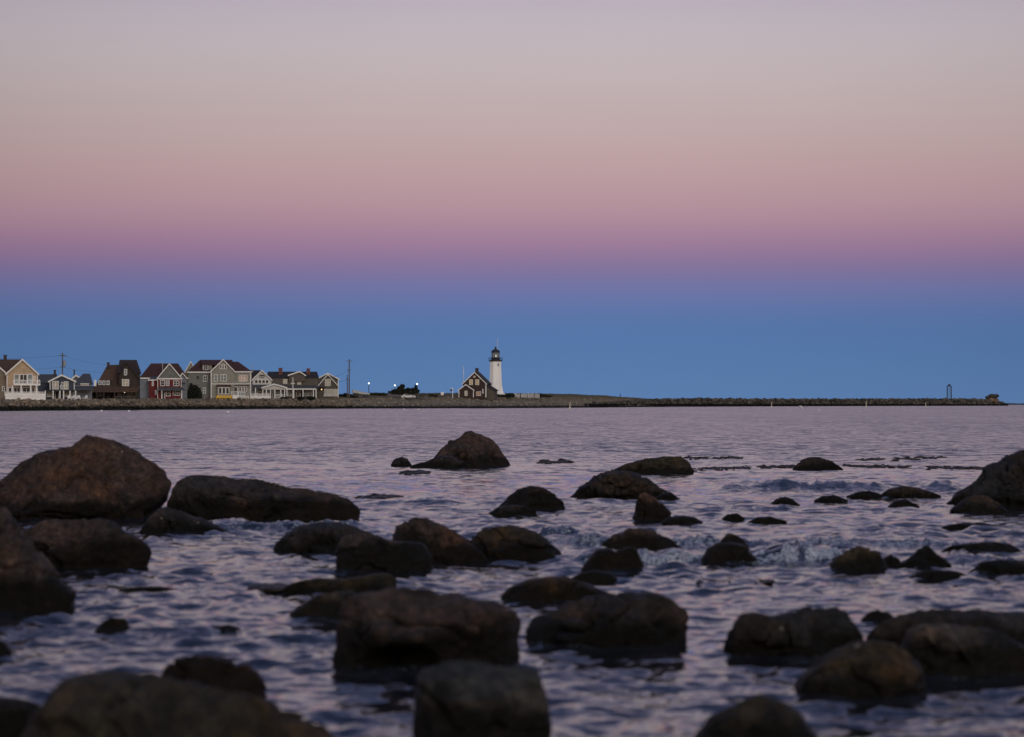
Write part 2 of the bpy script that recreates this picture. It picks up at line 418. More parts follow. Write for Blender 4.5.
# ------------------------------------------------------------------ water
def water():
    rng = np.random.default_rng(11)
    uo = np.concatenate([np.linspace(-1.6, -.33, 22), np.arange(-.30, .3005, .0011), np.linspace(.33, 1.6, 22)])
    d = [7.0]
    while d[-1] < 160: d.append(d[-1] * 1.0036)
    while d[-1] < 22000: d.append(d[-1] * 1.035)
    d = np.array(d)
    D, U = np.meshgrid(d, uo, indexing='ij')
    X = U * D; Y = D.copy()
    sp = np.maximum(.0036 * D, .0011 * D)
    wx = X + .15 * np.sin(.7 * Y + .9 * X) + .07 * np.sin(1.9 * X - 1.1 * Y + 1)
    wy = Y + .18 * np.sin(.55 * X + .3 * Y + 2) + .07 * np.sin(1.3 * X + 1.7 * Y)
    Z = np.zeros_like(X); 
    K = 130
    PC = np.stack([X.ravel() * .7, Y.ravel() * .22, np.zeros(X.size)], 1); cn = np.zeros(X.size); nr_ = Y.ravel() < 70
    cn[nr_] = fbm(PC[nr_], 3, 77); cn = cn.reshape(X.shape)
    churn = .95 + .75 * np.exp(-((Y - 31) / 7.0) ** 2) * np.clip(.95 + 1.8 * cn, .1, 1.9) + .6 * np.clip(cn, -.3, .6)
    for k in range(K):
        lam = 0.09 * (1.25 / .09) ** ((k + rng.random()) / K)
        ang = -math.pi / 2 + .15 + rng.normal() * (1.25 if lam < .6 else .7)
        slope = .050 if lam < .34 else .050 * (.34 / lam) ** .9
        amp = slope * lam / (2 * math.pi) * rng.uniform(.6, 1.4)
        kx, ky = 2 * math.pi / lam * math.cos(ang), 2 * math.pi / lam * math.sin(ang)
        ph = rng.uniform(0, 6.28)
        pa = .6 + .6 * np.sin(X * rng.uniform(.15, .9) / max(lam, .35) * .8 + rng.uniform(0, 6)) * np.sin(Y * rng.uniform(.15, .9) / max(lam, .35) * .8 + rng.uniform(0, 6))
        w = np.clip((lam / sp - 1.9) / 1.6, 0, 1)
        tt = kx * wx + ky * wy + ph
        fsh = np.sin(tt) if k % 3 == 0 else 1.15 * (1 - 1.57 * np.abs(np.sin(tt * .5)))     # two in three trains have peaked crests and flat troughs
        Z += amp * w * pa * fsh * (churn if lam < .9 else 1)
    Z = Z + 1.5 * np.clip(Z, 0, None) ** 2
    # small breakers running in between the boulders
    P3 = np.stack([X.ravel(), Y.ravel(), np.zeros(X.size)], 1)
    near = (P3[:, 1] < 75)
    nz = np.zeros(X.size); nz[near] = fbm(P3[near] * np.array([.9, .25, 1]), 3, 21)
    nf = np.zeros(X.size); nf[near] = fbm(P3[near] * np.array([9, 5, 1]), 4, 31, .65)
    nf2 = np.zeros(X.size); nf2[near] = fbm(P3[near] * np.array([22, 9, 1]), 3, 61, .7); nf2 = nf2.reshape(X.shape)
    ng = np.zeros(X.size); ng[near] = fbm(P3[near] * np.array([1.6, .7, 1]), 3, 41)
    nz = nz.reshape(X.shape); nf = nf.reshape(X.shape); ng = ng.reshape(X.shape)
    foam = np.zeros_like(X)
    #        yc    slope  x0    x1   height back front foaminess
    for yc, sl, x0, x1, h, lb, lf, fo in ((25.8, .06, .35, 5.6, .10, .9, .26, 1.05), (28.6, -.05, -.4, 5.4, .06, .9, .3, .75), (30.8, -.12, -1.8, 1.0, .10, .9, .28, .6), (47.5, .08, 3.0, 7.4, .15, 1.6, .55, .12), (40.5, -.04, -2.5, 2.5, .06, 1.1, .4, .25),
                                          (32.0, .02, -4.4, -1.3, .085, .8, .3, .6), (38.5, .05, 1.2, 6.6, .06, 1.0, .4, .12), (21.0, .1, 2.2, 4.6, .035, .6, .25, .05), (17.3, -.1, -3.5, -.6, .03, .6, .25, .05)):
        yl = yc + sl * (X - .5 * (x0 + x1)) + .55 * nz
        t = Y - yl
        prof = np.where(t > 0, np.exp(-(t / lb) ** 2), np.exp(-(t / lf) ** 2))
        e = np.clip((X - x0) / .5, 0, 1) * np.clip((x1 - X) / .5, 0, 1)
        e = e * e * (3 - 2 * e) * np.clip(.75 + 1.1 * ng, .15, 1.3)
        Z += h * prof * e
        band = np.exp(-((t + lf * .7) / (lf * 1.15)) ** 2)
        fz = np.clip((nf * 1.7 + nf2 * 1.2 + ng * .8 + .30) * 2.2, 0, 1) * band * np.clip(e, 0, 1) * fo
        foam = np.maximum(foam, fz)
        Z += fz * .05 * nf2 + fz * .03 * nf + band * e * h * .30 * nf2
    # water stirred up and foaming against the stones
    for (bx, by, rx, ry, bh) in FOOT:
        m_ = (np.abs(X - bx) < rx * 1.8 + .3) & (np.abs(Y - by) < ry * 1.8 + .5)
        if not m_.any(): continue
        e = np.sqrt(((X[m_] - bx) / rx) ** 2 + ((Y[m_] - by) / ry) ** 2); sc_ = min(rx, ry)
        g_ = np.exp(-np.clip(e - .92, 0, None) * sc_ / .10)
        Z[m_] += g_ * (.012 + .022 * nf[m_] + .022 * ng[m_])
        fz = np.clip((nf[m_] * 1.6 + ng[m_] * 1.2 + .02) * 1.8, 0, 1) * np.exp(-np.clip(e - .95, 0, None) * sc_ / .09) * .30
        foam[m_] = np.maximum(foam[m_], fz)
    v = np.stack([X, Y, Z], -1).reshape(-1, 3)
    nr, nc = X.shape; ii = np.arange(nr * nc).reshape(nr, nc)
    f = np.stack([ii[:-1, :-1], ii[:-1, 1:], ii[1:, 1:], ii[1:, :-1]], -1).reshape(-1, 4)
    m = bpy.data.materials.new('sea_water'); m.use_nodes = True
    n, l = m.node_tree.nodes, m.node_tree.links
    b = n['Principled BSDF']
    b.inputs['IOR'].default_value = 1.333; b.inputs['Roughness'].default_value = .07
    g = N(n, 'ShaderNodeNewGeometry')
    def slopes(scale, vec=(1, 1, 1), det=3):
        z = N(n, 'ShaderNodeTexNoise'); z.inputs['Scale'].default_value = scale; z.inputs['Detail'].default_value = det; z.inputs['Roughness'].default_value = .6
        a = N(n, 'ShaderNodeMapping'); a.inputs['Scale'].default_value = vec
        l.new(g.outputs['Position'], a.inputs[0]); l.new(a.outputs[0], z.inputs['Vector'])
        u = N(n, 'ShaderNodeVectorMath', operation='SUBTRACT'); u.inputs[1].default_value = (.5, .5, .5); l.new(z.outputs['Color'], u.inputs[0]); return u.outputs[0]
    def scale(v, f):
        u = N(n, 'ShaderNodeVectorMath', operation='SCALE'); l.new(v, u.inputs[0])
        if isinstance(f, (int, float)): u.inputs[3].default_value = f
        else: l.new(f, u.inputs[3])
        return u.outputs[0]
    def add(a, c):
        u = N(n, 'ShaderNodeVectorMath', operation='ADD'); l.new(a, u.inputs[0]); l.new(c, u.inputs[1]); return u.outputs[0]
    sy = N(n, 'ShaderNodeSeparateXYZ'); l.new(g.outputs['Position'], sy.inputs[0])
    far = N(n, 'ShaderNodeMapRange', interpolation_type='SMOOTHSTEP'); far.inputs[1].default_value = 22; far.inputs[2].default_value = 95
    l.new(sy.outputs[1], far.inputs[0])
    # wind patches: long streaks of rougher and calmer water
    wp = N(n, 'ShaderNodeTexNoise'); wp.inputs['Scale'].default_value = .05; wp.inputs['Detail'].default_value = 5; wp.inputs['Roughness'].default_value = .65
    a = N(n, 'ShaderNodeMapping'); a.inputs['Scale'].default_value = (1.0, .28, 1); l.new(g.outputs['Position'], a.inputs[0]); l.new(a.outputs[0], wp.inputs['Vector'])
    wf = M(n, l, 'ADD', M(n, l, 'MULTIPLY', wp.outputs[0], 1.4), .3)
    s1 = scale(slopes(1.4, (.8, 1, 1)), M(n, l, 'MULTIPLY', M(n, l, 'MULTIPLY', far.outputs[0], 1.15), wf))
    s2 = scale(slopes(6.5, (.7, 1, 1), 4), M(n, l, 'ADD', M(n, l, 'MULTIPLY', far.outputs[0], -.5), 1.15))
    s3 = scale(slopes(.42, (.8, 1, 1), 2), M(n, l, 'MULTIPLY', M(n, l, 'MULTIPLY', far.outputs[0], .45), wf))
    sm = add(add(s1, s2), s3)
    fl = N(n, 'ShaderNodeVectorMath', operation='MULTIPLY'); fl.inputs[1].default_value = (.8, 1, 0); l.new(sm, fl.inputs[0])
    # seen along the surface only the wave faces turned to the shore show; their backs are hidden
    sv = N(n, 'ShaderNodeSeparateXYZ'); l.new(fl.outputs[0], sv.inputs[0])
    back = M(n, l, 'MULTIPLY', M(n, l, 'ADD', M(n, l, 'ABSOLUTE', sv.outputs[1]), .02), -1.0)
    my = N(n, 'ShaderNodeMix', data_type='FLOAT'); l.new(far.outputs[0], my.inputs[0]); l.new(sv.outputs[1], my.inputs[2]); l.new(back, my.inputs[3])
    cv = N(n, 'ShaderNodeCombineXYZ'); l.new(sv.outputs[0], cv.inputs[0]); l.new(my.outputs[0], cv.inputs[1])
    nn = add(cv.outputs[0], g.outputs['Normal'])
    no = N(n, 'ShaderNodeVectorMath', operation='NORMALIZE'); l.new(nn, no.inputs[0]); l.new(no.outputs[0], b.inputs['Normal'])
    at_ = N(n, 'ShaderNodeAttribute'); at_.attribute_name = 'foam'
    mx = N(n, 'ShaderNodeMix', data_type='RGBA'); mx.inputs[6].default_value = (.013, .015, .020, 1); mx.inputs[7].default_value = (.50, .53, .58, 1)
    fn = N(n, 'ShaderNodeTexNoise'); fn.inputs['Scale'].default_value = 30; fn.inputs['Detail'].default_value = 5; fn.inputs['Roughness'].default_value = .75
    fa = N(n, 'ShaderNodeMapping'); fa.inputs['Scale'].default_value = (1, .5, 1.6); l.new(g.outputs['Position'], fa.inputs[0]); l.new(fa.outputs[0], fn.inputs['Vector'])
    ff = M(n, l, 'MULTIPLY', M(n, l, 'ADD', M(n, l, 'MULTIPLY', at_.outputs['Fac'], .75), M(n, l, 'SUBTRACT', M(n, l, 'MULTIPLY', fn.outputs[0], 3.0), 1.85)), 1.6, True)
    ff = M(n, l, 'MULTIPLY', ff, M(n, l, 'MULTIPLY', at_.outputs['Fac'], 3.0, True))
    l.new(ff, mx.inputs[0]); l.new(mx.outputs[2], b.inputs['Base Color'])
    l.new(M(n, l, 'ADD', M(n, l, 'MULTIPLY', ff, .6), .07), b.inputs['Roughness'])
    o = np_mesh('sea_water', v, f, m)
    ca = o.data.attributes.new('foam', 'FLOAT', 'POINT'); ca.data.foreach_set('value', foam.ravel().astype(np.float32))
    setp(o, kind='structure')

# ------------------------------------------------------------------ foreground boulders
def boulder(pts, base, m, label, deep=.42, facets=5, rough=.05, seed=None, level=None, cuts=(), planes=(), name='boulder', group='boulders standing in the shallow water', box=1.0):
    """pts: skyline of the stone from its left to its right waterline (picture px), base: py of its front waterline"""
    boulder.k += 1
    seed = boulder.k if seed is None else seed
    rng = np.random.default_rng(seed + 100)
    df = dist(base)
    w_px = max(p[0] for p in pts) - min(p[0] for p in pts)
    Dh = deep * w_px * df / F                           # half depth, metres
    dc = df + Dh * .85
    P = [((x - CX) * dc / F, HC + (HY - y) * dc / F) for x, y in pts]
    x0, x1 = P[0][0], P[-1][0]; cx = .5 * (x0 + x1); H = max(z for _, z in P); W = x1 - x0
    cz = .22 * H
    dz = -.35 * H - .12
    poly = [(x1 * .98 + cx * .02, -.04)] if P[-1][1] > .0 else []
    low = [(cx + .5 * W * math.cos(t), -.05 + (dz + .05) * math.sin(t)) for t in np.linspace(.15, math.pi - .15, 9)]
    poly = P + [(x1, min(-.05, P[-1][1] - .02))] + low + [(x0, min(-.05, P[0][1] - .02))]
    A = np.array(poly); th = np.linspace(-math.pi, math.pi, 721); rr = np.zeros_like(th)
    for i, t in enumerate(th):
        dx, dzv = math.cos(t), math.sin(t); best = 0
        for k in range(len(A)):
            p, q = A[k], A[(k + 1) % len(A)]
            ex, ez = q[0] - p[0], q[1] - p[1]; det = dx * -ez + ex * dzv
            if abs(det) < 1e-12: continue
            rx, rz = p[0] - cx, p[1] - cz
            u = (rx * -ez + ex * rz) / det; s = (dx * rz - dzv * rx) / det
            if u > 0 and -1e-6 <= s <= 1 + 1e-6: best = max(best, u)
        rr[i] = best
    rr[rr == 0] = max(rr.max() * .3, .02)
    ker = np.array([1, 2, 3, 2, 1.]); ker /= ker.sum()
    rp = np.concatenate([rr[:-1][-4:], rr[:-1], rr[:4]]); rr = np.convolve(rp, ker, 'same')[4:-4]; rr = np.append(rr, rr[0])
    lev = level or (6 if w_px > 90 else 5)
    v, f = ico(lev)
    rho = np.sqrt(v[:, 0] ** 2 + v[:, 2] ** 2); ang = np.arctan2(v[:, 2], v[:, 0])
    r = np.interp(ang, th, rr)
    rho2 = rho ** box
    sy = np.sign(v[:, 1]) * np.abs(v[:, 1]) ** (.9 * box)
    p = np.stack([cx + r * rho2 * np.cos(ang), dc + Dh * sy, cz + r * rho2 * np.sin(ang)], 1)
    c = np.array([cx, dc, cz])
    S = .5 * min(W, 2 * Dh, 2.2 * H)
    # flat broken faces
    for k in range(int(facets * 1.6)):
        a = rng.uniform(0, 2 * math.pi); nrm = np.array([math.cos(a) * rng.uniform(.1, .6), -rng.uniform(.6, 1), rng.uniform(-.2, .9)]); nrm /= np.linalg.norm(nrm)
        if rng.random() < .3: nrm[1] *= -1
        dd = (p - c) @ nrm; h = dd.max() * rng.uniform(.66, .92)
        over = np.clip(dd - h, 0, None); p -= (over * .94)[:, None] * nrm
    for (nrm, fr_) in planes:                            # large flat faces
        nrm = np.array(nrm, float); nrm /= np.linalg.norm(nrm); dd = (p - c) @ nrm; over = np.clip(dd - dd.max() * fr_, 0, None); p -= over[:, None] * nrm
    for (px_, py_, rad, push) in cuts:                   # hollows worn into the near side
        q_ = at(px_, py_, df); dist2 = ((p[:, 0] - q_.x) / (rad[0] * df / F)) ** 2 + ((p[:, 2] - q_.z) / (rad[1] * df / F)) ** 2
        wgt = np.clip(1.25 - dist2, 0, 1) * (p[:, 1] < dc + .2 * Dh); p[:, 1] += wgt * push * Dh
    fr = 1.0 / max(S, .05)
    nv = v.copy()
    lowf = fbm(p * fr * .8 + seed * 3.7, 3, seed); mid = fbm(p * fr * 3.0 + seed, 4, seed + 50, .55); ridge = 1 - np.abs(fbm(p * fr * 1.7 + seed * 2, 3, seed + 80))
    disp = S * (rough * 1.6 * lowf + rough * .8 * mid + rough * 1.4 * (ridge - .8))
    wy_ = np.clip(np.abs(v[:, 1]) * 1.4 + .25, 0, 1)      # skyline stays close to the drawn outline
    p += nv * (disp * wy_)[:, None]
    g1 = fbm(p * 6.5, 5, seed + 9, .62); g2 = 1 - 2 * np.abs(fbm(p * 4.2 + 9, 4, seed + 19, .55))
    am = min(.050, .15 * S) * (1 + rough * 5)
    p += nv * (am * (1.1 * g1 - .55 * np.clip(g2 - .35, 0, 1)) * (.35 + .65 * wy_))[:, None]
    cr = np.abs(fbm(p * np.array([2.1, 2.1, 3.2]) + seed * 5.3, 3, seed + 29, .5))
    p -= nv * (am * 1.5 * np.clip(1 - cr / .055, 0, 1) ** 1.5 * (.3 + .7 * wy_))[:, None]
    led = fbm(p * np.array([1.2, 1.2, 5.0]) + seed * 1.3, 3, seed + 39)
    p += nv * (am * .9 * np.sign(led) * np.minimum(np.abs(led) * 6, 1) * .5 * wy_)[:, None]
    o = np_mesh(name, p - c, f, m)
    o.location = c
    FOOT.append((cx, dc, .5 * W, Dh, H))
    setp(o, label, 'boulder', group)
    return o
boulder.k = 0; FOOT = []
B = boulder
B([(-12, 505), (-10, 492), (0, 481), (20, 463), (43, 451.5), (73, 445), (87, 434), (113, 440), (139, 453), (163, 470), (173, 483), (167, 500), (157, 512)], 521, rk_brown, 'largest boulder, tall and humped, with a blunt peak at the far left of the water', .36, 4, .03, planes=(((.45, -.75, .45), .78), ((-.5, -.7, .5), .78), ((.1, -1, -.35), .8)))
B([(163, 508), (166, 496), (171, 487), (178, 479), (190, 474.5), (205, 473.5), (225, 475), (250, 479), (270, 483), (290, 487), (310, 490), (335, 494), (350, 499), (361, 508), (360, 514)], 521.5, rk_brown, 'long low boulder sloping down to the right, just right of the largest humped boulder', .17, 5, planes=(((.1, -.6, .8), .7), ((.1, -1, -.2), .75)))
B([(136, 533), (147, 518), (158, 508), (167, 506), (180, 510), (205, 519), (225, 529), (236, 534)], 534, rk_dark, 'small pointed wet rock in front of the long cracked boulder', .28, 5)
B([(12, 555), (18, 538), (30, 526), (45, 519), (70, 516), (100, 518), (118, 523), (130, 535), (145, 543), (151, 552), (150, 560)], 569, rk_brown, 'broad brown rock in front of the largest humped boulder', .30, 7, .07)
B([(-110, 590), (-105, 540), (-80, 508), (-40, 497), (-5, 504), (10, 519), (33, 543), (50, 566), (66, 583), (78, 592), (77, 603)], 613, rk_brown, 'dark brown boulder cut by the left edge of the picture', .26, 7, .08)
B([(-40, 655), (-30, 642), (-10, 638), (4, 641), (12, 650)], 660, rk_dark, 'scrap of dark rock at the left edge below the cut brown boulder', .4, 4)
B([(94, 633), (102, 622), (111, 616.5), (125, 618), (132, 625), (139, 629)], 637, rk_olive, 'small olive rock standing alone in open water on the left', .4, 4)
B([(206, 634), (212, 626), (228, 624), (240, 627), (246, 634)], 638, rk_dark, 'flat wet stone just breaking the surface left of the square central boulder', .35, 3)
B([(280, 590), (290, 584), (305, 579.5), (320, 578), (345, 577.5), (362, 576), (375, 573.5), (388, 573), (398, 578)], 594, rk_weed, 'long low rock covered in olive seaweed behind the square central boulder', .22, 3, .14)
B([(272, 549), (282, 537), (300, 526), (320, 521.5), (345, 523), (365, 530), (382, 538), (386, 548)], 553, rk_dark, 'dark sloping rock at the left end of the middle cluster', .3, 5)
B([(335, 563), (337, 546), (346, 536), (362, 533), (380, 536), (390, 541), (405, 541), (422, 544), (430, 552), (433, 563)], 572, rk_brown, 'rounded two-lobed brown rock at the front of the middle cluster', .36, 5)
B([(392, 540), (396, 526), (405, 521), (415, 517), (428, 517), (445, 525), (460, 535), (475, 548), (488, 557)], 563, rk_brown, 'brown rock sloping to the right in the middle cluster', .36, 6)
B([(468, 549), (473, 536), (482, 527.5), (495, 524), (510, 524), (528, 529), (545, 538), (560, 552)], 560, rk_olive, 'smooth domed rock at the right end of the middle cluster', .36, 3, .035)
B([(431, 462), (438, 451), (445, 443), (449, 439), (454, 440.5), (458, 438), (464, 432.5), (472, 431.5), (482, 434), (493, 440), (503, 452), (510, 462), (512, 465)], 467, rk_brown, 'lone tall boulder far out in the calm water below the lighthouse', .36, 6, planes=(((.6, -.7, .35), .7), ((-.6, -.6, .5), .72)))
B([(391, 465), (395, 459), (401, 457), (407, 459), (412, 465)], 466.5, rk_dark, 'tiny rock left of the lone tall boulder far out', .4, 3)
B([(409, 466), (424, 461.5), (438, 456.5), (452, 456), (466, 463), (470, 466)], 468.5, rk_dark, 'dark wet ledge sloping away from the left foot of the lone tall boulder', .22, 3, .04)
B([(498, 508), (507, 496), (518, 488.5), (530, 485), (540, 486), (552, 492), (562, 502), (567, 509)], 510.5, rk_brown, 'pyramid shaped brown rock between the middle cluster and the lone tall boulder', .36, 5)
B([(488, 513), (498, 507), (510, 504.5), (525, 505.5), (537, 512)], 516.5, rk_dark, 'low wet stone in front of the pyramid shaped brown rock', .3, 3)
B([(569, 497), (580, 487), (590, 480), (600, 474), (613, 469.5), (630, 471), (645, 476), (656, 484), (668, 491), (678, 497)], 499, rk_dark, 'wide black wet rock with a sloping left side, in front of the flat-topped one', .3, 6, .06)
B([(610, 471), (625, 463.5), (645, 458.5), (665, 455.5), (682, 456.5), (691, 463), (694, 471)], 474, rk_olive, 'flat-topped olive rock behind the wide black wet rock', .25, 4)
B([(633, 517), (635, 503), (640, 495), (646, 493), (655, 498), (663, 504), (670, 512), (673, 518)], 521, rk_brown, 'short upright stone in front of the wide black wet rock', .5, 5)
B([(660, 522), (668, 516.5), (680, 515), (695, 517), (704, 522)], 525, rk_olive, 'low stone touching the right side of the short upright stone', .3, 3)
B([(596, 553), (603, 542), (615, 534), (632, 530), (650, 531), (668, 537), (682, 547), (692, 556)], 558, rk_brown, 'wide domed rock behind the small notched rock', .32, 4)
B([(581, 567), (588, 556), (598, 548.5), (608, 546.5), (616, 549), (624, 546.5), (634, 546), (641, 553), (645, 567)], 573, rk_brown, 'small rock with a notched top right of the middle cluster', .42, 5)
B([(700, 558), (706, 549), (716, 543), (730, 540.5), (745, 544), (754, 555), (760, 562)], 565, rk_grey, 'grey wet stone at the front of the pair left of the breaking wave', .4, 5)
B([(714, 552), (720, 540), (728, 533), (735, 531.5), (744, 538), (750, 550)], 557, rk_brown, 'brown stone at the back of the pair left of the breaking wave', .4, 4)
B([(793, 468.5), (799, 461), (808, 457.5), (820, 457), (833, 461), (843, 468.5)], 470.5, rk_dark, 'small rounded black rock far out beside the floating seaweed', .32, 4)
B([(948, 503), (958, 492), (970, 483), (980, 474), (986, 466.5), (994, 464), (1000, 463), (1008, 457), (1022, 451.5), (1045, 449), (1080, 458), (1110, 480), (1120, 505)], 509, rk_dark, 'tall dark rough boulder cut by the right edge of the picture', .28, 8, .09)
B([(950, 510), (960, 501), (972, 496.5), (985, 496.5), (998, 502), (1007, 510)], 513.5, rk_olive, 'low rounded olive stone at the foot of the tall dark boulder on the right', .35, 4)
B([(880, 494), (888, 489), (902, 485.5), (920, 487.5), (940, 495)], 498.5, rk_dark, 'low dark rock awash in front of the small swell on the right', .28, 5, .08)
B([(768, 505), (776, 498), (785, 495.5), (793, 499), (800, 505)], 507.5, rk_dark, 'small dark stone awash below the small rounded black rock', .35, 4)
B([(814, 500), (822, 495.5), (834, 494.5), (850, 501)], 502.5, rk_dark, 'flat dark stone right of a small dark stone awash', .25, 3)
B([(888, 506), (896, 500.5), (906, 499.5), (920, 506)], 508.5, rk_dark, 'tiny dark stone in front of the low rock awash on the right', .3, 3)
B([(748, 522), (757, 517), (770, 515.5), (787, 521)], 524, rk_olive, 'low olive stone behind the foam of the breaking wave', .25, 3)
B([(722, 518), (728, 514), (737, 513), (745, 518)], 521, rk_dark, 'tiny dark stone right of the short upright stone', .3, 3)
B([(826, 567), (834, 558), (845, 551), (858, 547), (870, 547), (880, 553), (888, 566)], 572, rk_olive, 'domed olive rock in front of the breaking wave', .42, 4)
B([(880, 565), (884, 557), (891, 554), (899, 559), (902, 565)], 568, rk_dark, 'small stone close right of the domed olive rock', .4, 3)
B([(900, 563), (912, 555), (922, 546), (928, 545), (936, 552), (946, 559), (952, 565)], 567.5, rk_dark, 'pointed dark rock in front of the breaking wave', .36, 5)
B([(936, 553), (950, 545.5), (970, 543), (995, 541.5), (1012, 544), (1024, 552)], 557, rk_dark, 'long dark rock lying in the foam at the right', .16, 5, .08)
B([(908, 577), (920, 570.5), (940, 568.5), (958, 571), (972, 577)], 580.5, rk_dark, 'flat dark rock in front of the pointed dark rock', .25, 4)
B([(968, 571), (980, 562), (1000, 559.5), (1025, 560), (1050, 570)], 575.5, rk_dark, 'flat grey-black rock at the right edge in front of the foam', .22, 4)
B([(500, 597), (510, 586), (525, 579), (545, 575.5), (562, 575.5), (580, 580), (600, 588), (624, 597)], 603, rk_olive, 'low olive domed rock behind the large wet brindled boulder', .3, 3)
B([(568, 579), (580, 572), (597, 569.5), (612, 572), (621, 579)], 583, rk_olive, 'small low rock peeping over the low olive domed rock', .3, 3)
B([(522, 634), (535, 619), (555, 608), (575, 601), (600, 595), (625, 590.5), (645, 589.5), (660, 592), (675, 600), (685, 612), (691, 626), (688, 638)], 649, rk_dark, 'large wet brindled boulder right of the square central boulder', .36, 6, .06, planes=(((-.35, -.6, .7), .7), ((.7, -.7, .2), .74)))
B([(290, 613), (300, 605), (318, 597), (338, 591), (352, 591), (360, 610)], 622, rk_grey, 'grey wedge of rock sticking out behind the left of the square central boulder', .35, 4)
B([(331, 658), (332, 630), (336, 608), (343, 596), (352, 590), (385, 587), (430, 588), (452, 592), (478, 601), (502, 606), (518, 612), (523, 628), (522, 655)], 674, rk_brown, 'square central boulder with a broad flat top and a dark hollow under its front', .36, 4, .05, cuts=((400, 668, (40, 22), .7),), box=.72, planes=(((.1, -.62, .78), .66), ((-.75, -.66, .05), .74), ((.15, -1, -.12), .8), ((.8, -.5, .1), .84)))
B([(413, 700), (416, 682), (422, 671), (434, 665.5), (465, 662.5), (500, 661.5), (525, 663), (538, 671), (547, 688), (553, 712), (554, 735)], 752, rk_grey, 'squat grey block at the bottom centre in front of the square central boulder', .36, 3, .04, box=.74, planes=(((0, -.45, .9), .74), ((0.1, -1, -.1), .72), ((-.8, -.6, 0), .8)))
B([(8, 765), (18, 735), (30, 713), (45, 696), (64, 680), (84, 671), (110, 668.5), (150, 674), (200, 683), (250, 695), (290, 711), (325, 729), (352, 748), (370, 770)], 800, rk_olive, 'huge smooth boulder filling the bottom left corner', .3, 3, .03)
B([(156, 690), (164, 670), (178, 658.5), (200, 656), (228, 660), (250, 665), (262, 673), (265, 690)], 702, rk_brown, 'brown block peeping over the huge smooth boulder at bottom left', .4, 5)
B([(-50, 735), (-40, 712), (-20, 700), (5, 697), (28, 700), (45, 708), (52, 735)], 748, rk_dark, 'dark rock in the lower left corner beside the huge smooth boulder', .36, 4)
B([(684, 755), (697, 732), (712, 715), (728, 702), (746, 693), (764, 691.5), (782, 697), (798, 708), (812, 726), (828, 755)], 768, rk_olive, 'rounded brown boulder cut by the bottom edge right of centre', .42, 4)
B([(797, 686), (808, 674), (825, 659), (842, 647), (858, 639), (874, 637), (892, 641), (910, 653), (922, 668), (925, 686)], 699, rk_olive, 'egg shaped orange-brown boulder in front of the two rugged dark rocks', .42, 3, .04)
B([(722, 648), (727, 631), (736, 615), (748, 609), (762, 611), (774, 615), (790, 609), (812, 605.5), (835, 606), (852, 610), (862, 622), (871, 636)], 657, rk_dark, 'rugged knobbly dark rock left of the egg shaped boulder', .3, 8, .11)
B([(866, 636), (880, 620), (900, 611), (925, 606.5), (950, 606), (975, 609), (1000, 609), (1025, 611), (1050, 620), (1062, 640)], 652, rk_dark, 'rugged dark rock behind the flat pale-topped one at the right edge', .24, 7, .1)
B([(890, 662), (898, 644), (908, 631), (922, 625), (945, 623), (970, 624), (995, 629), (1015, 638), (1030, 648), (1042, 664)], 680, rk_grey, 'flat pale-topped wet rock at the right edge', .3, 5, .06)

B([(846, 496), (856, 492.5), (868, 490.5), (884, 495)], 498.5, rk_dark, 'low stone half awash just left of the low dark rock awash in the swell', .3, 4, .08)
B([(825, 539), (832, 534), (840, 533), (848, 539)], 541, rk_dark, 'small black stone showing in the foam of the breaking wave', .35, 3)
B([(860, 619), (868, 611), (878, 608.5), (888, 611), (896, 619)], 623, rk_olive, 'small olive stone between the knobbly dark rock and the rock behind the pale-topped one', .35, 3)
B([(655, 498), (662, 493), (670, 492), (681, 499)], 501.5, rk_dark, 'small wet stone at the right foot of the wide black wet rock', .35, 3)
B([(118, 589), (140, 586.5), (160, 586), (182, 589)], 591, rk_weed, 'thin weedy ledge barely showing in open water on the left', .2, 3, .1)
B([(940, 527), (958, 523), (980, 522), (1004, 526.5)], 529, rk_dark, 'long thin stone barely showing behind the foam at right', .2, 3, .08)

water()

# ------------------------------------------------------------------ floating seaweed
weedm = mat('floating_weed', (.022, .016, .012), .55, .4, 8)
def weed(px0, px1, py0, py1, n, label, hmax=.026):
    n = int(n * 2.2)
    rng = random.Random(px0 * 13 + px1); mb = MB()
    dm = dist((py0 + py1) / 2); c = at((px0 + px1) / 2, HY, dm); c.z = 0
    for i in range(n):
        t = (i + rng.random()) / n
        if math.sin(t * 9 + px0) + .7 * math.sin(t * 23 + px1) + .6 * rng.random() < -.75 and .06 < t < .94: continue
        px = px0 + (px1 - px0) * t; py = py0 + (py1 - py0) * t + rng.gauss(0, .7)
        d = dist(py); p = at(px, HY, d); s = rng.uniform(.4, 1) * hmax
        mb.blob((p.x - c.x, p.y - c.y, .01), (s * rng.uniform(1.2, 5), s * rng.uniform(3, 9), s * rng.uniform(.4, 1.3)), 2, .6, rng.randrange(999))
    o = mb.build('floating_seaweed', weedm, None, True); o.location = c
    setp(o, label, 'seaweed', 'rafts of floating seaweed')
weed(690, 795, 470, 466.5, 80, 'longest dark streak of floating seaweed, running into the small rounded black rock')
weed(686, 742, 458, 458.5, 36, 'short streak of floating seaweed above the longest one, right of the flat-topped rock')
weed(842, 985, 466, 469, 80, 'long streak of floating seaweed between the small black rock and the tall dark boulder')
weed(856, 945, 460.5, 457.5, 44, 'thinner seaweed streak farther out than the long one at right')
weed(362, 397, 498.5, 498, 24, 'short dark seaweed streak off the right tip of the long cracked boulder', .04)
weed(402, 428, 473.5, 473, 18, 'short seaweed streak in front of the lone tall boulder', .04)
weed(540, 572, 462.5, 462, 18, 'thin seaweed scrap right of the lone tall boulder', .035)
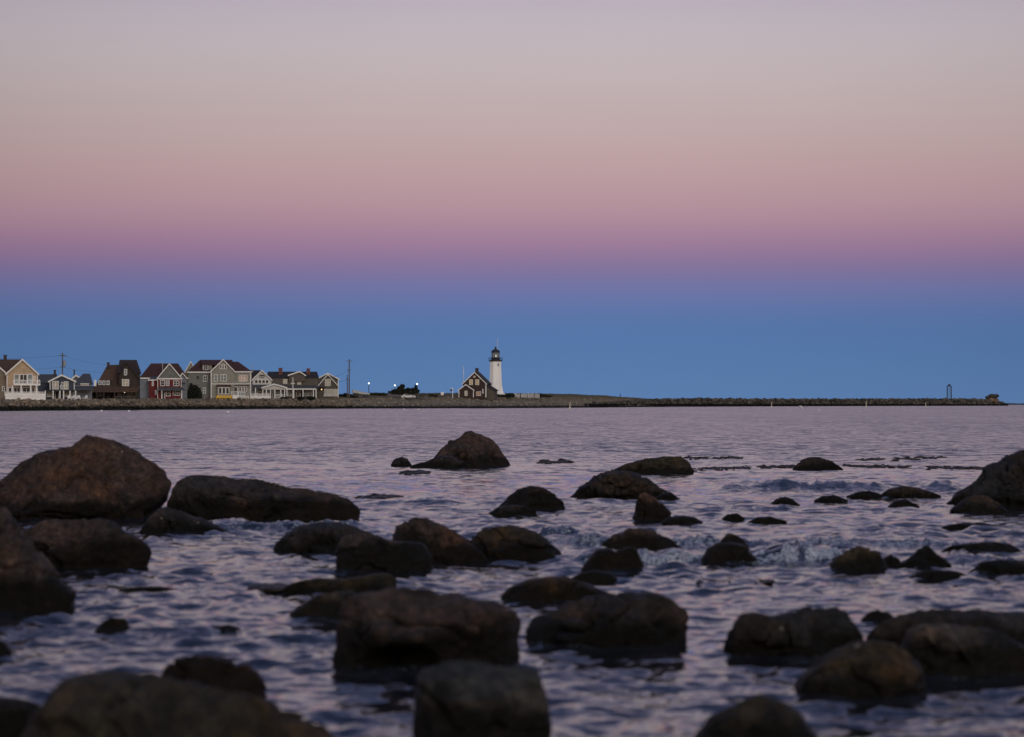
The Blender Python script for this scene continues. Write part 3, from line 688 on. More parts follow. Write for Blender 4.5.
weed(258, 285, 590, 589, 22, 'scrap of seaweed left of the weed covered low rock', .03)
weed(700, 772, 583, 582, 34, 'dark seaweed streak in open water in front of the stone pair', .012)

# ------------------------------------------------------------------ seawall and breakwater (heaps of broken stone)
def heap_mat(name, lo, hi, wetz, stain):
    m = bpy.data.materials.new(name); m.use_nodes = True
    n, l = m.node_tree.nodes, m.node_tree.links
    b = n['Principled BSDF']; b.inputs['Roughness'].default_value = .9; b.inputs['Specular IOR Level'].default_value = .15
    g = N(n, 'ShaderNodeNewGeometry'); s = N(n, 'ShaderNodeSeparateXYZ'); l.new(g.outputs['Position'], s.inputs[0])
    z = N(n, 'ShaderNodeTexNoise'); z.inputs['Scale'].default_value = .55; z.inputs['Detail'].default_value = 4; l.new(g.outputs['Position'], z.inputs['Vector'])
    r = ramp(n, [(0, lo), (.55, tuple((a + c) / 2 for a, c in zip(lo, hi))), (1, hi)]); l.new(g.outputs['Random Per Island'], r.inputs[0])
    mx = N(n, 'ShaderNodeMix', data_type='RGBA'); mx.inputs[7].default_value = (*stain, 1)
    zz = M(n, l, 'ADD', s.outputs[2], M(n, l, 'MULTIPLY', M(n, l, 'SUBTRACT', z.outputs[0], .5), .9))
    mp_ = N(n, 'ShaderNodeMapRange', interpolation_type='SMOOTHSTEP'); mp_.inputs[1].default_value = wetz - .2; mp_.inputs[2].default_value = wetz + .25; mp_.inputs[3].default_value = 1; mp_.inputs[4].default_value = 0
    l.new(zz, mp_.inputs[0]); l.new(mp_.outputs[0], mx.inputs[0]); l.new(r.outputs[0], mx.inputs[6]); l.new(mx.outputs[2], b.inputs['Base Color'])
    return m
def heap(name, places, m, seed):
    rng = np.random.default_rng(seed); V = []; Fc = []; base = 0
    v0, f0 = ico(2)
    for (p, sz) in places:
        s = sz * rng.uniform(.55, 1.25) * np.array([rng.uniform(.8, 1.4), rng.uniform(.8, 1.3), rng.uniform(.6, 1.0)])
        v = v0.copy()
        for k in range(4):
            nrm = rng.normal(size=3); nrm /= np.linalg.norm(nrm); dd = v @ nrm; v -= np.clip(dd - rng.uniform(.55, .8), 0, None)[:, None] * nrm
        a = rng.uniform(0, 6.28); c, s_ = math.cos(a), math.sin(a)
        v = v * s; v = v @ np.array([[c, -s_, 0], [s_, c, 0], [0, 0, 1]]).T + np.array(p)
        V.append(v); Fc.append(f0 + base); base += len(v)
    return setp(np_mesh(name, np.concatenate(V), np.concatenate(Fc), m, None, False), kind='stuff')
rng = np.random.default_rng(5)
pl = []
px = -230.0
while px < 352:
    d, o1, p1, o2, p2 = interp_tab(LAND, px); z1 = HC + (HY - p1) * (d + o1) / F
    for k in range(8):
        t = (k + rng.random()) / 8 * 1.12 - .04
        q_ = px + rng.uniform(-1.5, 1.5)
        dd = d + t * o1
        pl.append((((q_ - CX) * dd / F, dd, z1 * t * .97 + rng.uniform(-.15, .12)), .45))
    px += 2.5
o = heap('seawall_stones', pl, heap_mat('seawall_stone', (.08, .065, .052), (.27, .215, .155), .95, (.010, .011, .008)), 1)
setp(o, 'long wall of tan broken stones with a black weedy foot below the houses', 'seawall')
# pebbly beach in front of the lighthouse: loose cobbles on the slope
pl = []
for i in range(1500):
    px = rng.uniform(340, 640); d, o1, p1, o2, p2 = interp_tab(LAND, px); z1 = HC + (HY - p1) * (d + o1) / F
    t = rng.random(); dd = d + t * o1
    pl.append((((px - CX) * dd / F, dd, z1 * t + .02), rng.uniform(.16, .42)))
o = heap('beach_cobbles', pl, heap_mat('beach_cobble', (.09, .08, .068), (.29, .25, .20), .7, (.012, .012, .010)), 2)
setp(o, 'grey-brown cobbles strewn over the shingle slope below the lighthouse', 'cobbles')
# breakwater: px, distance, top py
JET = [(560, 1105, 399.5), (600, 1200, 399.8), (640, 1400, 399.9), (680, 1560, 399.3), (700, 1620, 399.2), (740, 1760, 399.5), (800, 1950, 399.7), (860, 2150, 399.5), (930, 2380, 399.5), (985, 2540, 399.7), (992, 2560, 400.2), (1000, 2575, 402.2), (1008, 2590, 405.2)]
pl = []
px = 585.0
while px < 1007:
    d, pt = interp_tab(JET, px); zt = HC + (HY - pt) * d / F
    if px < 650: zt *= np.interp(px, [585, 650], [.45, 1])
    for k in range(9):
        t = (k + rng.random()) / 9
        dd = d + 14 * t; z = zt * min(1, t * 1.25) + rng.uniform(-.35, .25)
        pl.append((((px + rng.uniform(-1, 1) - CX) * dd / F, dd, z * (.98)), np.interp(px, [585, 680, 1000], [.5, 1.0, 1.45])))
    px += np.interp(px, [585, 1000], [1.6, 1.5])
o = heap('breakwater_stones', pl, heap_mat('breakwater_stone', (.018, .021, .021), (.135, .115, .092), 1.5, (.007, .007, .006)), 3)
setp(o, 'long low breakwater of dark heaped stones reaching out to the right', 'breakwater')
# solid core of the breakwater
vs, fs = [], []
jp = [(q_, *interp_tab(JET, q_)) for q_ in np.arange(585, 1008.5, 3)]
for (q_, d, pt) in jp:
    zt = (HC + (HY - pt) * d / F) * .8 * float(np.interp(q_, [585, 650], [.45, 1])); x_ = (q_ - CX) / F
    for off, z in ((2, -.6), (11, zt), (20, zt), (32, -1.5)): vs.append((x_ * (d + off), d + off, z))
for i in range(len(jp) - 1):
    for k in range(3): fs.append((i * 4 + k, i * 4 + 4 + k, i * 4 + 5 + k, i * 4 + 1 + k))
core = MB(); core.poly(vs, fs); setp(core.build('breakwater_core', mat('dark_rubble', (.02, .02, .019), .95, .4, .4)), kind='structure')

# ------------------------------------------------------------------ house builder (each house has its own local frame facing the water)
class House:
    def __init__(s, name, label, cat, pxc, off, pyg, group=None, turn=0, d=None):
        s.d = d if d else d0(pxc) + off; s.pxc = pxc; s.pyg = pyg
        o = at(pxc, HY, s.d); s.z0 = HC + (HY - pyg) * s.d / F
        s.root = empty(name, (o.x, o.y, s.z0), label, cat, group, -math.atan((pxc - CX) / F) + R(turn))
        s.k = s.d / F
    def X(s, px, y=0): return (px - s.pxc) * (s.d + y) / F
    def Z(s, py, y=0): return HC + (HY - py) * (s.d + y) / F - s.z0
    def gable(s, x0, x1, pb, pe, xp, pp, y0, y1, wm, rm, tm=white, gm=None, over=.4, lab=None, pe2=None):
        """gable facing the water"""
        pe2 = pe if pe2 is None else pe2
        X, Z = lambda a: s.X(a, y0), lambda a: s.Z(a, y0)
        xa, xb, zb, za, zc, zp, xm = X(x0), X(x1), Z(pb) - 1.0, Z(pe), Z(pe2), Z(pp), X(xp)
        if gm:
            MB().box(xa, xb, y0, y1, zb, min(za, zc)).build('wall', wm, s.root)
            MB().extr([(xa, min(za, zc)), (xb, min(za, zc)), (xb, zc), (xm, zp - .08), (xa, za)], y0 + .02, y1).build('gable_wall', gm, s.root)
        else:
            MB().extr([(xa, zb), (xb, zb), (xb, zc), (xm, zp - .08), (xa, za)], y0, y1).build('wall', wm, s.root)
        def slope(e, z):
            dx, dz = e - xm, z - zp; L = math.hypot(dx, dz); ux, uz = dx / L, dz / L
            return e + ux * over, z + uz * over
        ea, eb = slope(xa, za), slope(xb, zc); th = .22
        rf = MB().extr([(xm, zp), ea, (ea[0], ea[1] + th), (xm, zp + th)], y0 - over, y1 + over)
        rf.extr([(xm, zp), (xm, zp + th), (eb[0], eb[1] + th), eb], y0 - over, y1 + over)
        r = rf.build('roof', rm, s.root)
        if tm:
            w = .16; yt = y0 - over - .05
            MB().extr([(xm, zp + th * .9), (ea[0], ea[1] + th * .9), (ea[0], ea[1] - w), (xm, zp - w * 1.1)], yt, yt + .1).extr(
                [(xm, zp + th * .9), (xm, zp - w * 1.1), (eb[0], eb[1] - w), (eb[0], eb[1] + th * .9)], yt, yt + .1).build('rake_board', tm, r)
        return r
    def long(s, x0, x1, pb, pe, r0, r1, pr, y0, y1, wm, rm, tm=white, over=.3):
        """ridge along the shore, roof slope facing the water; r0, r1 ridge ends (inset = hipped)"""
        X = lambda a: s.X(a, y0); Z = lambda a: s.Z(a, y0)
        ym = .5 * (y0 + y1); zp = s.Z(pr, ym); ze = Z(pe); xa, xb = X(x0), X(x1); ra, rb = s.X(r0, ym), s.X(r1, ym)
        MB().box(xa, xb, y0, y1, Z(pb) - 1.0, ze).build('wall', wm, s.root)
        rf = MB(); th = .2
        v = [(xa - over, y0 - over, ze - .05), (xb + over, y0 - over, ze - .05), (xb + over, y1 + over, ze - .05), (xa - over, y1 + over, ze - .05), (ra, ym, zp), (rb, ym, zp)]
        rf.poly(v, [(0, 1, 5, 4), (2, 3, 4, 5), (1, 2, 5), (3, 0, 4), (3, 2, 1, 0)])
        r = rf.build('roof', rm, s.root)
        if tm: MB().box(xa - over, xb + over, y0 - over - .06, y0 - over - .003, ze - .28, ze + .03).build('eave_board', tm, r)
        return r
    def box(s, name, x0, x1, p0, p1, y0, y1, m, parent=None):
        return MB().box(s.X(x0, y0), s.X(x1, y0), y0, y1, s.Z(p1, y0), s.Z(p0, y0)).build(name, m, parent or s.root)
    def slab(s, name, x0, x1, pt, pb_, yb, yf, m, th=.2, x0f=None, x1f=None):
        """lean-to roof rising from the front edge (yf, py pb_) to the wall (yb, py pt)"""
        x0f = x0 if x0f is None else x0f; x1f = x1 if x1f is None else x1f
        a, b_, c, d_ = (s.X(x0f, yf), yf, s.Z(pb_, yf)), (s.X(x1f, yf), yf, s.Z(pb_, yf)), (s.X(x1, yb), yb, s.Z(pt, yb)), (s.X(x0, yb), yb, s.Z(pt, yb))
        v = [a, b_, c, d_] + [(q[0], q[1], q[2] - th) for q in (a, b_, c, d_)]
        return MB().poly(v, [(0, 1, 2, 3), (7, 6, 5, 4), (0, 4, 5, 1), (1, 5, 6, 2), (2, 6, 7, 3), (3, 7, 4, 0)]).build(name, m, s.root)
    def win(s, x0, x1, p0, p1, y, pm=glass, fm=white, nx=1, ny=2, fw=.12, name='window'):
        xa, xb, za, zb = s.X(x0, y), s.X(x1, y), s.Z(p1, y), s.Z(p0, y); f = MB(); yf = y - .07
        f.box(xa, xa + fw, yf, y + .02, za, zb).box(xb - fw, xb, yf, y + .02, za, zb).box(xa + fw, xb - fw, yf, y + .02, zb - fw, zb).box(xa + fw, xb - fw, yf - .04, y + .02, za, za + fw)
        for i in range(1, nx):
            xm = xa + (xb - xa) * i / nx; f.box(xm - fw * .4, xm + fw * .4, yf + .012, y + .02, za + fw, zb - fw)
        for i in range(1, ny):
            zm = za + (zb - za) * i / ny; f.box(xa + fw, xb - fw, yf + .02, y + .02, zm - .035, zm + .035)
        o = f.build(name, fm, s.root)
        MB().box(xa + fw * .5, xb - fw * .5, yf + .04, y + .012, za + fw * .5, zb - fw * .5).build('pane', pm, o)
        return o
    def door(s, x0, x1, p0, p1, y, m=darkpaint, fm=white):
        xa, xb, za, zb = s.X(x0, y), s.X(x1, y), s.Z(p1, y), s.Z(p0, y)
        o = MB().box(xa, xb, y - .05, y + .02, za, zb).build('door', m, s.root)
        MB().box(xa - .15, xa, y - .08, y + .02, za, zb + .15).box(xb, xb + .15, y - .08, y + .02, za, zb + .15).box(xa, xb, y - .08, y + .02, zb, zb + .15).build('frame', fm, o)
        MB().blob((xb - .12, y - .09, za + .95), (.05, .05, .05), 1, 0).build('handle', steel, o)
        return o
    def rail(s, x0, x1, p0, p1, y, m=white, gap=.22, name='railing', panel=False):
        xa, xb, za, zb = s.X(x0, y), s.X(x1, y), s.Z(p1, y), s.Z(p0, y); f = MB()
        f.box(xa, xb, y - .05, y + .05, zb - .1, zb).box(xa, xb, y - .04, y + .04, za, za + .1)
        if panel: f.box(xa, xb, y - .02, y + .02, za + .1, za + (zb - za) * .62)
        n = max(2, int((xb - xa) / gap))
        for i in range(n + 1):
            x = xa + (xb - xa) * i / n; w = .07 if i % 8 == 0 else .035; f.box(x - w, x + w, y - .03, y + .03, za + .1, zb - .1 + (.0 if i % 8 else .2))
        return f.build(name, m, s.root)
    def posts(s, xs_, p0, p1, y, m=white, r=.13):
        for a in xs_:
            x = s.X(a, y); MB().box(x - r, x + r, y - r, y + r, s.Z(p1, y) - .3, s.Z(p0, y)).build('porch_post', m, s.root)
    def chimney(s, x0, x1, p0, p1, y, m=brick):
        xa, xb = s.X(x0, y), s.X(x1, y); w = xb - xa; z = s.Z(p0, y)
        MB().box(xa, xb, y, y + w, s.Z(p1, y), z).box(xa - .08, xb + .08, y - .08, y + w + .08, z - .02, z + .18).build('chimney', m, s.root)

HG = 'shore houses along the stone seawall'
# 1 tan house at far left
h = House('tan_house', 'tan gabled house with white balcony and white deck railing at the far left', 'house', 22, 34, 400.2, HG)
h.gable(6.8, 37.6, 400, 373.6, 22.4, 359.6, 0, 11, sid_tan, roof_brown)
h.long(-45, 7.2, 400, 375, -45, 22, 359.4, 3, 16, sid_taupe, roof_brown)
h.gable(-22, 6.6, 400, 373.5, -8, 360.5, 1.2, 9, sid_taupe, roof_brown)
h.chimney(3.8, 7, 355.8, 361, 9, darkbrick)
h.box('corner_board', 6.8, 7.6, 373.5, 400, -.05, .05, white)
h.box('corner_board', 36.9, 37.7, 373.5, 400, -.05, .05, white)
h.win(14.2, 19.3, 374, 384, 0, greyglass, nx=1); h.win(19.6, 27.2, 374.2, 384, 0, glass, nx=2, ny=1, name='balcony_door'); h.win(27.4, 32.4, 374, 384, 0, greyglass)
h.win(33.2, 35.2, 376, 380, 0, peachglow)
h.box('balcony', 13.8, 40, 384.2, 385.4, -2.6, .0, white); h.rail(13.8, 40, 380.1, 384.4, -2.55)
for a in ((8.4, 12.2), (13.6, 20.5), (22.4, 30.3), (31.4, 34.6)): h.win(a[0], a[1], 387.2, 393.5, 0, glass, nx=2 if a[1] - a[0] > 5 else 1, ny=1)
h.posts((12.6, 21.3, 30.6, 36.2), 385.3, 399, -2.6)
h.box('deck', 5.5, 45, 395.6, 400.4, -3.6, 0, white); h.rail(5.2, 45, 391.8, 396, -3.65, panel=True)
h.win(2.4, 5.2, 386.5, 391, 1.2, glass)
# 2 slate blue small house
h = House('slate_blue_house', 'small slate-blue house with white trimmed gable right of the tan house', 'house', 61, 36, 400, HG)
h.long(36, 56, 400, 382.6, 37, 57, 374.2, 5, 13, sid_navy, roof_grey, None)
h.gable(49.8, 74.5, 400, 381.2, 61.6, 375.2, 0, 8, sid_navy, roof_dark)
h.chimney(53.8, 56, 370.6, 376, 8, darkbrick)
h.win(52.3, 58.8, 381, 389.4, 0, paleglow, nx=2); h.win(61.2, 63.4, 382, 389.4, 0, glass); h.win(64, 68.4, 381.4, 389.4, 0, paleglow, nx=2)
h.box('corner_board', 49.8, 50.6, 381, 390, -.05, .05, white); h.box('corner_board', 73.7, 74.5, 381, 390, -.05, .05, white)
h.slab('porch_roof', 44, 76, 389.6, 390.8, 0, -2.2, roof_dark); h.posts((45.5, 53.2, 60, 63.5, 70, 75.5), 390.6, 400, -2.1)
h.win(47, 52, 391.8, 397, 0, paleglow, nx=2); h.door(55.5, 58.5, 391.5, 399.6, 0); h.win(64, 69.4, 391.8, 397, 0, paleglow, nx=2); h.win(71, 74, 392, 397, 0, greyglass)
h.rail(68, 76.5, 396.4, 400, -2.1); h.rail(60.5, 64, 385.6, 389.4, -.6)
# 3 grey roofs behind
h = House('grey_cottage', 'low cottage with grey hipped roof between the slate-blue and dark brown houses', 'house', 84, 58, 399.6, HG)
h.long(74, 92, 400, 384.2, 83, 90, 373.6, 2, 13, sid_blue, roof_grey, None)
h.gable(70, 84, 400, 380.5, 76, 375.5, 6, 14, sid_grey, roof_grey, white)
h.win(80.5, 89, 383.4, 385.4, 1.9, paleglow, nx=3, ny=1); h.slab('porch_roof', 74, 93, 386, 389.2, 2, -1.5, roof_grey)
h.box('white_post', 94.0, 96.2, 380, 386, 1.8, 2.2, white)
h.chimney(73.6, 75, 370.6, 378, 9, darkbrick)
# 4 dark brown shingled house
h = House('dark_brown_house', 'large dark brown shingled house with tall roof and long porch', 'house', 116, 46, 400, HG)
h.long(97, 124, 400, 385.6, 107.5, 124, 364.8, 1, 14, sid_brown, roof_brown, None)
h.long(118.5, 140, 400, 373.2, 119.5, 136.5, 359.8, 0, 12, sid_brown, roof_umber, None)
h.gable(119, 137.5, 400, 378, 126, 362.5, -.8, 6, sid_brown, roof_umber, None)
h.box('wing_wall', 86.5, 97.2, 389.5, 401, .6, 6, sid_brown)
h.chimney(107, 109.6, 363, 369, 6, darkbrick)
h.win(124, 127, 369, 375.2, -.8, greyglass); h.win(122, 129, 379.2, 386, -.8, paleglow, nx=2)
h.box('dormer', 98, 112, 380.2, 386, .2, 4, sid_brown)
for a in (98.6, 102.4, 106.6): h.win(a, a + 3, 380.6, 385, .2, greyglass, nx=1, ny=1)
h.slab('porch_roof', 92, 140, 386, 391.4, 0, -3.4, roof_brown, x0f=87, x1f=137); h.posts((90, 97, 104, 114.5, 124, 132, 136), 391.2, 400, -3.2, sid_brown, .16)
h.rail(114.5, 136.5, 396.2, 400, -3.2, wood, name='porch_railing')
h.win(98, 103, 392.5, 397, 0, glass, darkpaint); h.door(107, 110, 392, 399.8, 0, darkpaint, darkpaint); h.win(117, 122, 392.5, 397, -.8, glass, darkpaint); h.win(126, 131, 392.5, 397, -.8, glass, darkpaint)
MB().blob((h.X(124.5, -3.3), -3.3, h.Z(392.4, -3.3)), (.14, .14, .14), 1, 0).build('porch_lamp', emis('porch_lamp_glow', (1, .8, .55), 1.2), h.root)
# 5 red house
h = House('red_house', 'red house with grey shingled front gable and white window frames', 'house', 168, 48, 399.8, HG)
h.long(140.5, 187, 400, 377.8, 151, 178, 363.4, 4, 16, sid_blue, roof_red, white)
h.gable(157.5, 181.4, 400, 378.2, 169.4, 363.8, 0, 8, sid_red, roof_red, white, gm=sid_grey)
h.long(149.2, 158, 400, 379.6, 152, 157.6, 376.4, 1.5, 7, sid_red, roof_grey, white)
h.box('trim_band', 157.5, 181.4, 378.2, 379.4, -.06, .03, white)
h.box('corner_board', 157.5, 158.0, 379.4, 399.6, -.05, .05, white); h.box('corner_board', 180.9, 181.4, 379.4, 399.6, -.05, .05, white)
h.win(160.2, 164.8, 380.3, 386, 0, glass); h.win(165.8, 169.4, 380.5, 385.8, 0, greyglass); h.win(173.2, 179.2, 380.6, 386, 0, glass, nx=2)
h.slab('porch_roof', 158, 182, 387.2, 389.8, 0, -1.8, roof_grey, x1f=186); h.posts((161.8, 181.8), 389.6, 399.8, -1.7, white, .08)
h.door(162.4, 164.6, 390.6, 399.4, 0, darkpaint); h.win(166, 170.4, 390.2, 396.2, 0, glass); h.win(172.8, 180, 390.2, 395.6, 0, glass, nx=3)
h.win(152, 153.8, 381, 386, 1.5, greyglass); h.win(155.2, 156.8, 390, 394.8, 1.5, greyglass)
h.gable(179.5, 185.6, 379, 376.8, 182.5, 373.2, 3, 9, sid_blue, roof_red, white)
h.box('vent_pipe', 162.2, 163, 361.5, 372, 6, 6.3, steel)
# 6 large sage-grey house
h = House('sage_grey_house', 'largest house, sage grey with three-windowed front gable, dormer and hipped right wing', 'house', 218, 62, 399.6, HG)
h.gable(184.8, 197, 400, 372.5, 191, 361.8, 6, 14, sid_sage, roof_red)
h.long(188.5, 236, 400, 371.8, 200, 232, 359.8, 2.5, 15, sid_grey, roof_red, white)
h.long(228, 251, 400, 371.4, 229, 238, 361.6, 1.2, 13, sid_sage, roof_red, white)
h.gable(210.8, 234.4, 400, 371.4, 223.2, 359.6, 0, 10, sid_sage, roof_red)
h.box('dormer', 202.4, 212, 364.2, 371.2, 3.4, 8, sid_sage); h.slab('dormer_roof', 201.6, 219, 360.4, 364.2, 7.5, 3.0, roof_red)
h.win(203.6, 208, 364.8, 370, 3.4, glass, nx=2, ny=1)
h.win(196.8, 199, 376, 379, 2.5, glass, darkpaint); h.win(203.4, 207.4, 375.4, 381.6, 2.5, glass, nx=2); h.win(203, 206, 387.5, 393.6, 2.5, greyglass)
for a in (219.6, 222, 224.4): h.win(a, a + 2.2, 364.6 if a != 222 else 364, 369, 0, glass, ny=1)
h.win(214, 217.6, 374.4, 381.6, 0, greyglass); h.win(220.4, 226.6, 374.4, 381.4, 0, greyglass, nx=2)
for a in (238.6, 241.6, 244.6): h.win(a, a + 2.6, 375, 381.4, 1.2, peachglow)
h.slab('bay_roof', 216.6, 231, 384.4, 385.9, 0, -1.3, roof_red); h.box('bay', 217.2, 230.4, 386, 399.8, -1.1, 0, sid_sage)
for a in (218.6, 222.2, 225.8): h.win(a, a + 3.3, 387.4, 394, -1.1, glass, ny=1)
h.door(234.2, 237, 387, 394.6, 1.0, glass); h.box('doorstep', 232.4, 238.5, 395.2, 399.8, -1.2, 1.0, white); h.rail(231.4, 238.8, 391.4, 395.4, -1.2)
for a in (238.8, 241.6, 244.4): h.win(a, a + 2.5, 386.4, 391.4, 1.2, glass)
h.box('porch_wall', 238, 249, 395.8, 399.8, .2, 1.2, sid_white); h.win(238.4, 245, 392, 395.8, 1.1, greyglass, nx=3, ny=1)
h.box('corner_board', 210.8, 211.6, 371.4, 399.6, -.05, .05, white); h.box('corner_board', 250.2, 251, 372, 399.6, 1.15, 1.25, white); h.box('trim_band', 211.6, 250, 383.6, 384.3, -.05, 1.3, white)
# 7 white-gabled house
h = House('white_gabled_house', 'house with white front gable, arched dark window and white portico', 'house', 264, 50, 399.5, HG)
h.long(246.5, 266, 400, 384.8, 249.5, 262, 370.2, 3, 12, sid_blue, roof_dark, None)
h.gable(252.6, 271.4, 400, 379.6, 262, 370.4, 0, 10, sid_white, roof_dark)
h.win(259, 265, 376.6, 378.8, 0, glass, nx=3, ny=1); MB().extr([(h.X(262) + 1.0 * math.cos(t), h.Z(376.7) + .62 * math.sin(t)) for t in np.linspace(0, math.pi, 9)], -.06, .02).build('fanlight', glass, h.root)
for a in (254.6, 258.2, 261.8, 265.4): h.win(a, a + 3.4, 379.8, 383.4, 0, glass, ny=1)
h.slab('porch_roof', 250, 284, 384.6, 388, 0, -2.6, roof_grey)
h.gable(262.6, 286, 386.2, 387.6, 274, 384.2, -3.2, 0, sid_white, roof_grey)
h.posts((250.8, 255.5, 262.8, 266.4, 270.5, 274.8, 280.8, 284.6), 387.8, 399.6, -3.0); h.rail(250.5, 270, 393.8, 399, -3.0, panel=True); h.rail(275, 285, 394.5, 399, -3.0)
for a in (252.6, 257.6): h.win(a, a + 4.2, 389, 394, 0, glass, nx=2)
h.door(269, 272, 389.2, 398.8, 0); h.win(275.6, 282, 389.4, 395, 0, greyglass, nx=2)
h.box('vent_pipe', 252.6, 253.2, 364, 372, 6, 6.25, steel)
# 8 long weathered house
h = House('weathered_house', 'long weathered shingle house with two brick chimneys and low front porch', 'house', 292, 60, 399.3, HG)
h.long(267, 318, 400, 377.8, 268, 317, 371.6, 2, 14, sid_wood, roof_dark, None)
h.gable(289, 305, 378, 375.2, 299.5, 371.6, 1.2, 8, sid_wood, roof_dark)
h.chimney(278.6, 282.4, 368.4, 378, 5); h.chimney(306.4, 310, 369, 378, 5)
h.win(283.2, 287.2, 379.2, 383.6, 2, paleglow); h.win(297.4, 301, 379.4, 384.4, 2, paleglow); h.win(291, 294.5, 379.4, 384, 2, greyglass)
h.slab('porch_roof', 284, 318, 385.2, 389, 2, -1.6, roof_grey); h.box('porch_fascia', 286, 316, 388.5, 389.6, -1.75, -1.65, white); h.posts((287, 293.8, 303, 313.4, 316), 389.2, 399.3, -1.5)
for a in (288, 296, 304.5, 308.5): h.win(a, a + 3.4, 390.6, 396, 2, greyglass if a != 296 else glass)
h.door(300.4, 302.8, 390.4, 399, 2)
# 9 right-hand house with lit porch lamp
h = House('gambrel_house', 'shingle house with white trimmed steep gable and lit porch lamp, right end of row', 'house', 327, 46, 399.2, HG)
h.gable(316.6, 338.6, 400, 379, 327.8, 373.4, 1.2, 9, sid_wood, roof_dark)
h.gable(318.4, 337.6, 400, 385.5, 327.8, 374.4, 0, 6, sid_wood, roof_dark)
h.win(325, 330.6, 379, 386, 0, paleglow, nx=2)
h.box('corner_board', 316.6, 317.4, 379, 399, 1.1, 1.3, white); h.box('corner_board', 337.8, 338.6, 379, 399, 1.1, 1.3, white)
for a in (324.4, 327.2, 330, 332.8, 335.4): h.win(a, a + 2.3, 389, 394.6, 0, paleglow, ny=1)
h.box('knee_wall', 323.6, 338, 394.6, 396.4, -.1, .02, sid_white)
MB().blob((h.X(321.6, -.3), -.3, h.Z(389.4, -.3)), (.20, .12, .18), 1, 0).build('porch_lamp', emis('warm_lamp_glow', (1, .62, .3), 2.2), h.root)
h.slab('porch_roof', 317.4, 324.5, 386.8, 388, 0, -1.2, roof_dark)

# ------------------------------------------------------------------ keeper's house and lighthouse
h = House('keeper_house', 'dark brown keeper cottage with white rake boards beside the lighthouse', 'house', 474, 40, 397.2, None, -9)
h.gable(462.8, 486.4, 397.4, 383.6, 474.6, 372.4, 0, 11, sid_umber, roof_dark, pe2=383.6)
h.gable(460, 475, 397.4, 390, 467.2, 384.6, -3, 0, sid_umber, roof_dark)
h.chimney(473.6, 476.6, 368.6, 375, 3.5, darkbrick)
h.win(469.2, 472.8, 379.4, 385, 0, creamglow, nx=1); h.win(475.4, 479.2, 379.4, 385, 0, creamglow)
MB().extr([(h.X(474.4) + .42 * math.cos(t), h.Z(376.8) + .46 * math.sin(t)) for t in np.linspace(0, 6.283, 15)[:-1]], -.08, .02).build('round_window', paleglow, h.root)
h.win(466, 468.8, 390.8, 395.8, -3, paleglow); h.win(476.2, 481, 391.4, 395.8, 0, peachglow, nx=2, ny=1); h.win(482.4, 483.6, 389, 393.4, 0, peachglow)
h.box('corner_board', 485.6, 486.5, 383.5, 397.4, -.06, .06, white); h.box('corner_board', 459.8, 460.5, 390, 397.4, -3.06, -2.94, white); h.box('corner_board', 474.5, 475.2, 390.6, 397.4, -3.06, -2.94, white)
# lean-to on its right side
xa = h.X(486.4); MB().extr([(xa, -1), (xa + 2.5, -1), (xa + 2.5, h.Z(390.2)), (xa, h.Z(385.6))], 1.5, 9).build('lean_to', sid_wood, h.root)
MB().extr([(xa + .25, h.Z(386)), (xa + 2.9, h.Z(390.8)), (xa + 2.9, h.Z(390.8) + .2), (xa + .25, h.Z(386) + .2)], 1.1, 9.4).build('lean_to_roof', roof_dark, h.root)

dl_ = d0(496) + 56; kx = dl_ / F; base = at(495.6, 394.6, dl_)
lh = empty('lighthouse', base, 'white tapered lighthouse with black lantern room and lit lamp', 'lighthouse')
zz = lambda py: (394.6 - py) * kx
prof = [(9.2, -3.5), (8.8, 0), (7.8, zz(390) / kx), (6.9, zz(385) / kx), (6.4, zz(377) / kx), (6.1, zz(370) / kx), (5.9, zz(361.6) / kx)]
tw = MB().lathe([(r * kx, z * kx if i < 2 else z * kx) for i, (r, z) in enumerate(prof)], 8).build('tower', mat('whitewashed_stone', (.82, .81, .79), .8, .07, .8, .3), lh)
MB().lathe([(5.7 * kx, zz(361.6)), (7.0 * kx, zz(360.9)), (7.0 * kx, zz(360.2)), (5.2 * kx, zz(360.2))], 16).build('gallery', iron, lh)
gr = MB()
for k in range(16):
    a = 2 * math.pi * k / 16; x, y = 6.8 * kx * math.cos(a), 6.8 * kx * math.sin(a); gr.tube([(x, y, zz(360.3)), (x, y, zz(357.6))], .05, 5)
for zq in (357.7, 359): gr.tube([(6.8 * kx * math.cos(a), 6.8 * kx * math.sin(a), zz(zq)) for a in np.linspace(0, 2 * math.pi, 33)], .045, 5, False)
gr.build('gallery_railing', iron, lh)
MB().lathe([(4.4 * kx, zz(360.3)), (4.4 * kx, zz(357.8))], 12).build('lantern_base', iron, lh)
gl = mat('lantern_glass', (.42, .42, .38), .2, .1, .5)
n_ = gl.node_tree.nodes['Principled BSDF']; n_.inputs['Transmission Weight'].default_value = .55; n_.inputs['IOR'].default_value = 1.1
lg = MB().lathe([(3.9 * kx, zz(357.8)), (3.9 * kx, zz(352.2))], 12).build('lantern_glass', gl, lh)
lb = MB()
for k in range(12):
    a = 2 * math.pi * (k + .5) / 12; lb.tube([(4.0 * kx * math.cos(a), 4.0 * kx * math.sin(a), zz(357.9)), (4.0 * kx * math.cos(a), 4.0 * kx * math.sin(a), zz(352))], .045, 5)
lb.build('glazing_bar', iron, lh)
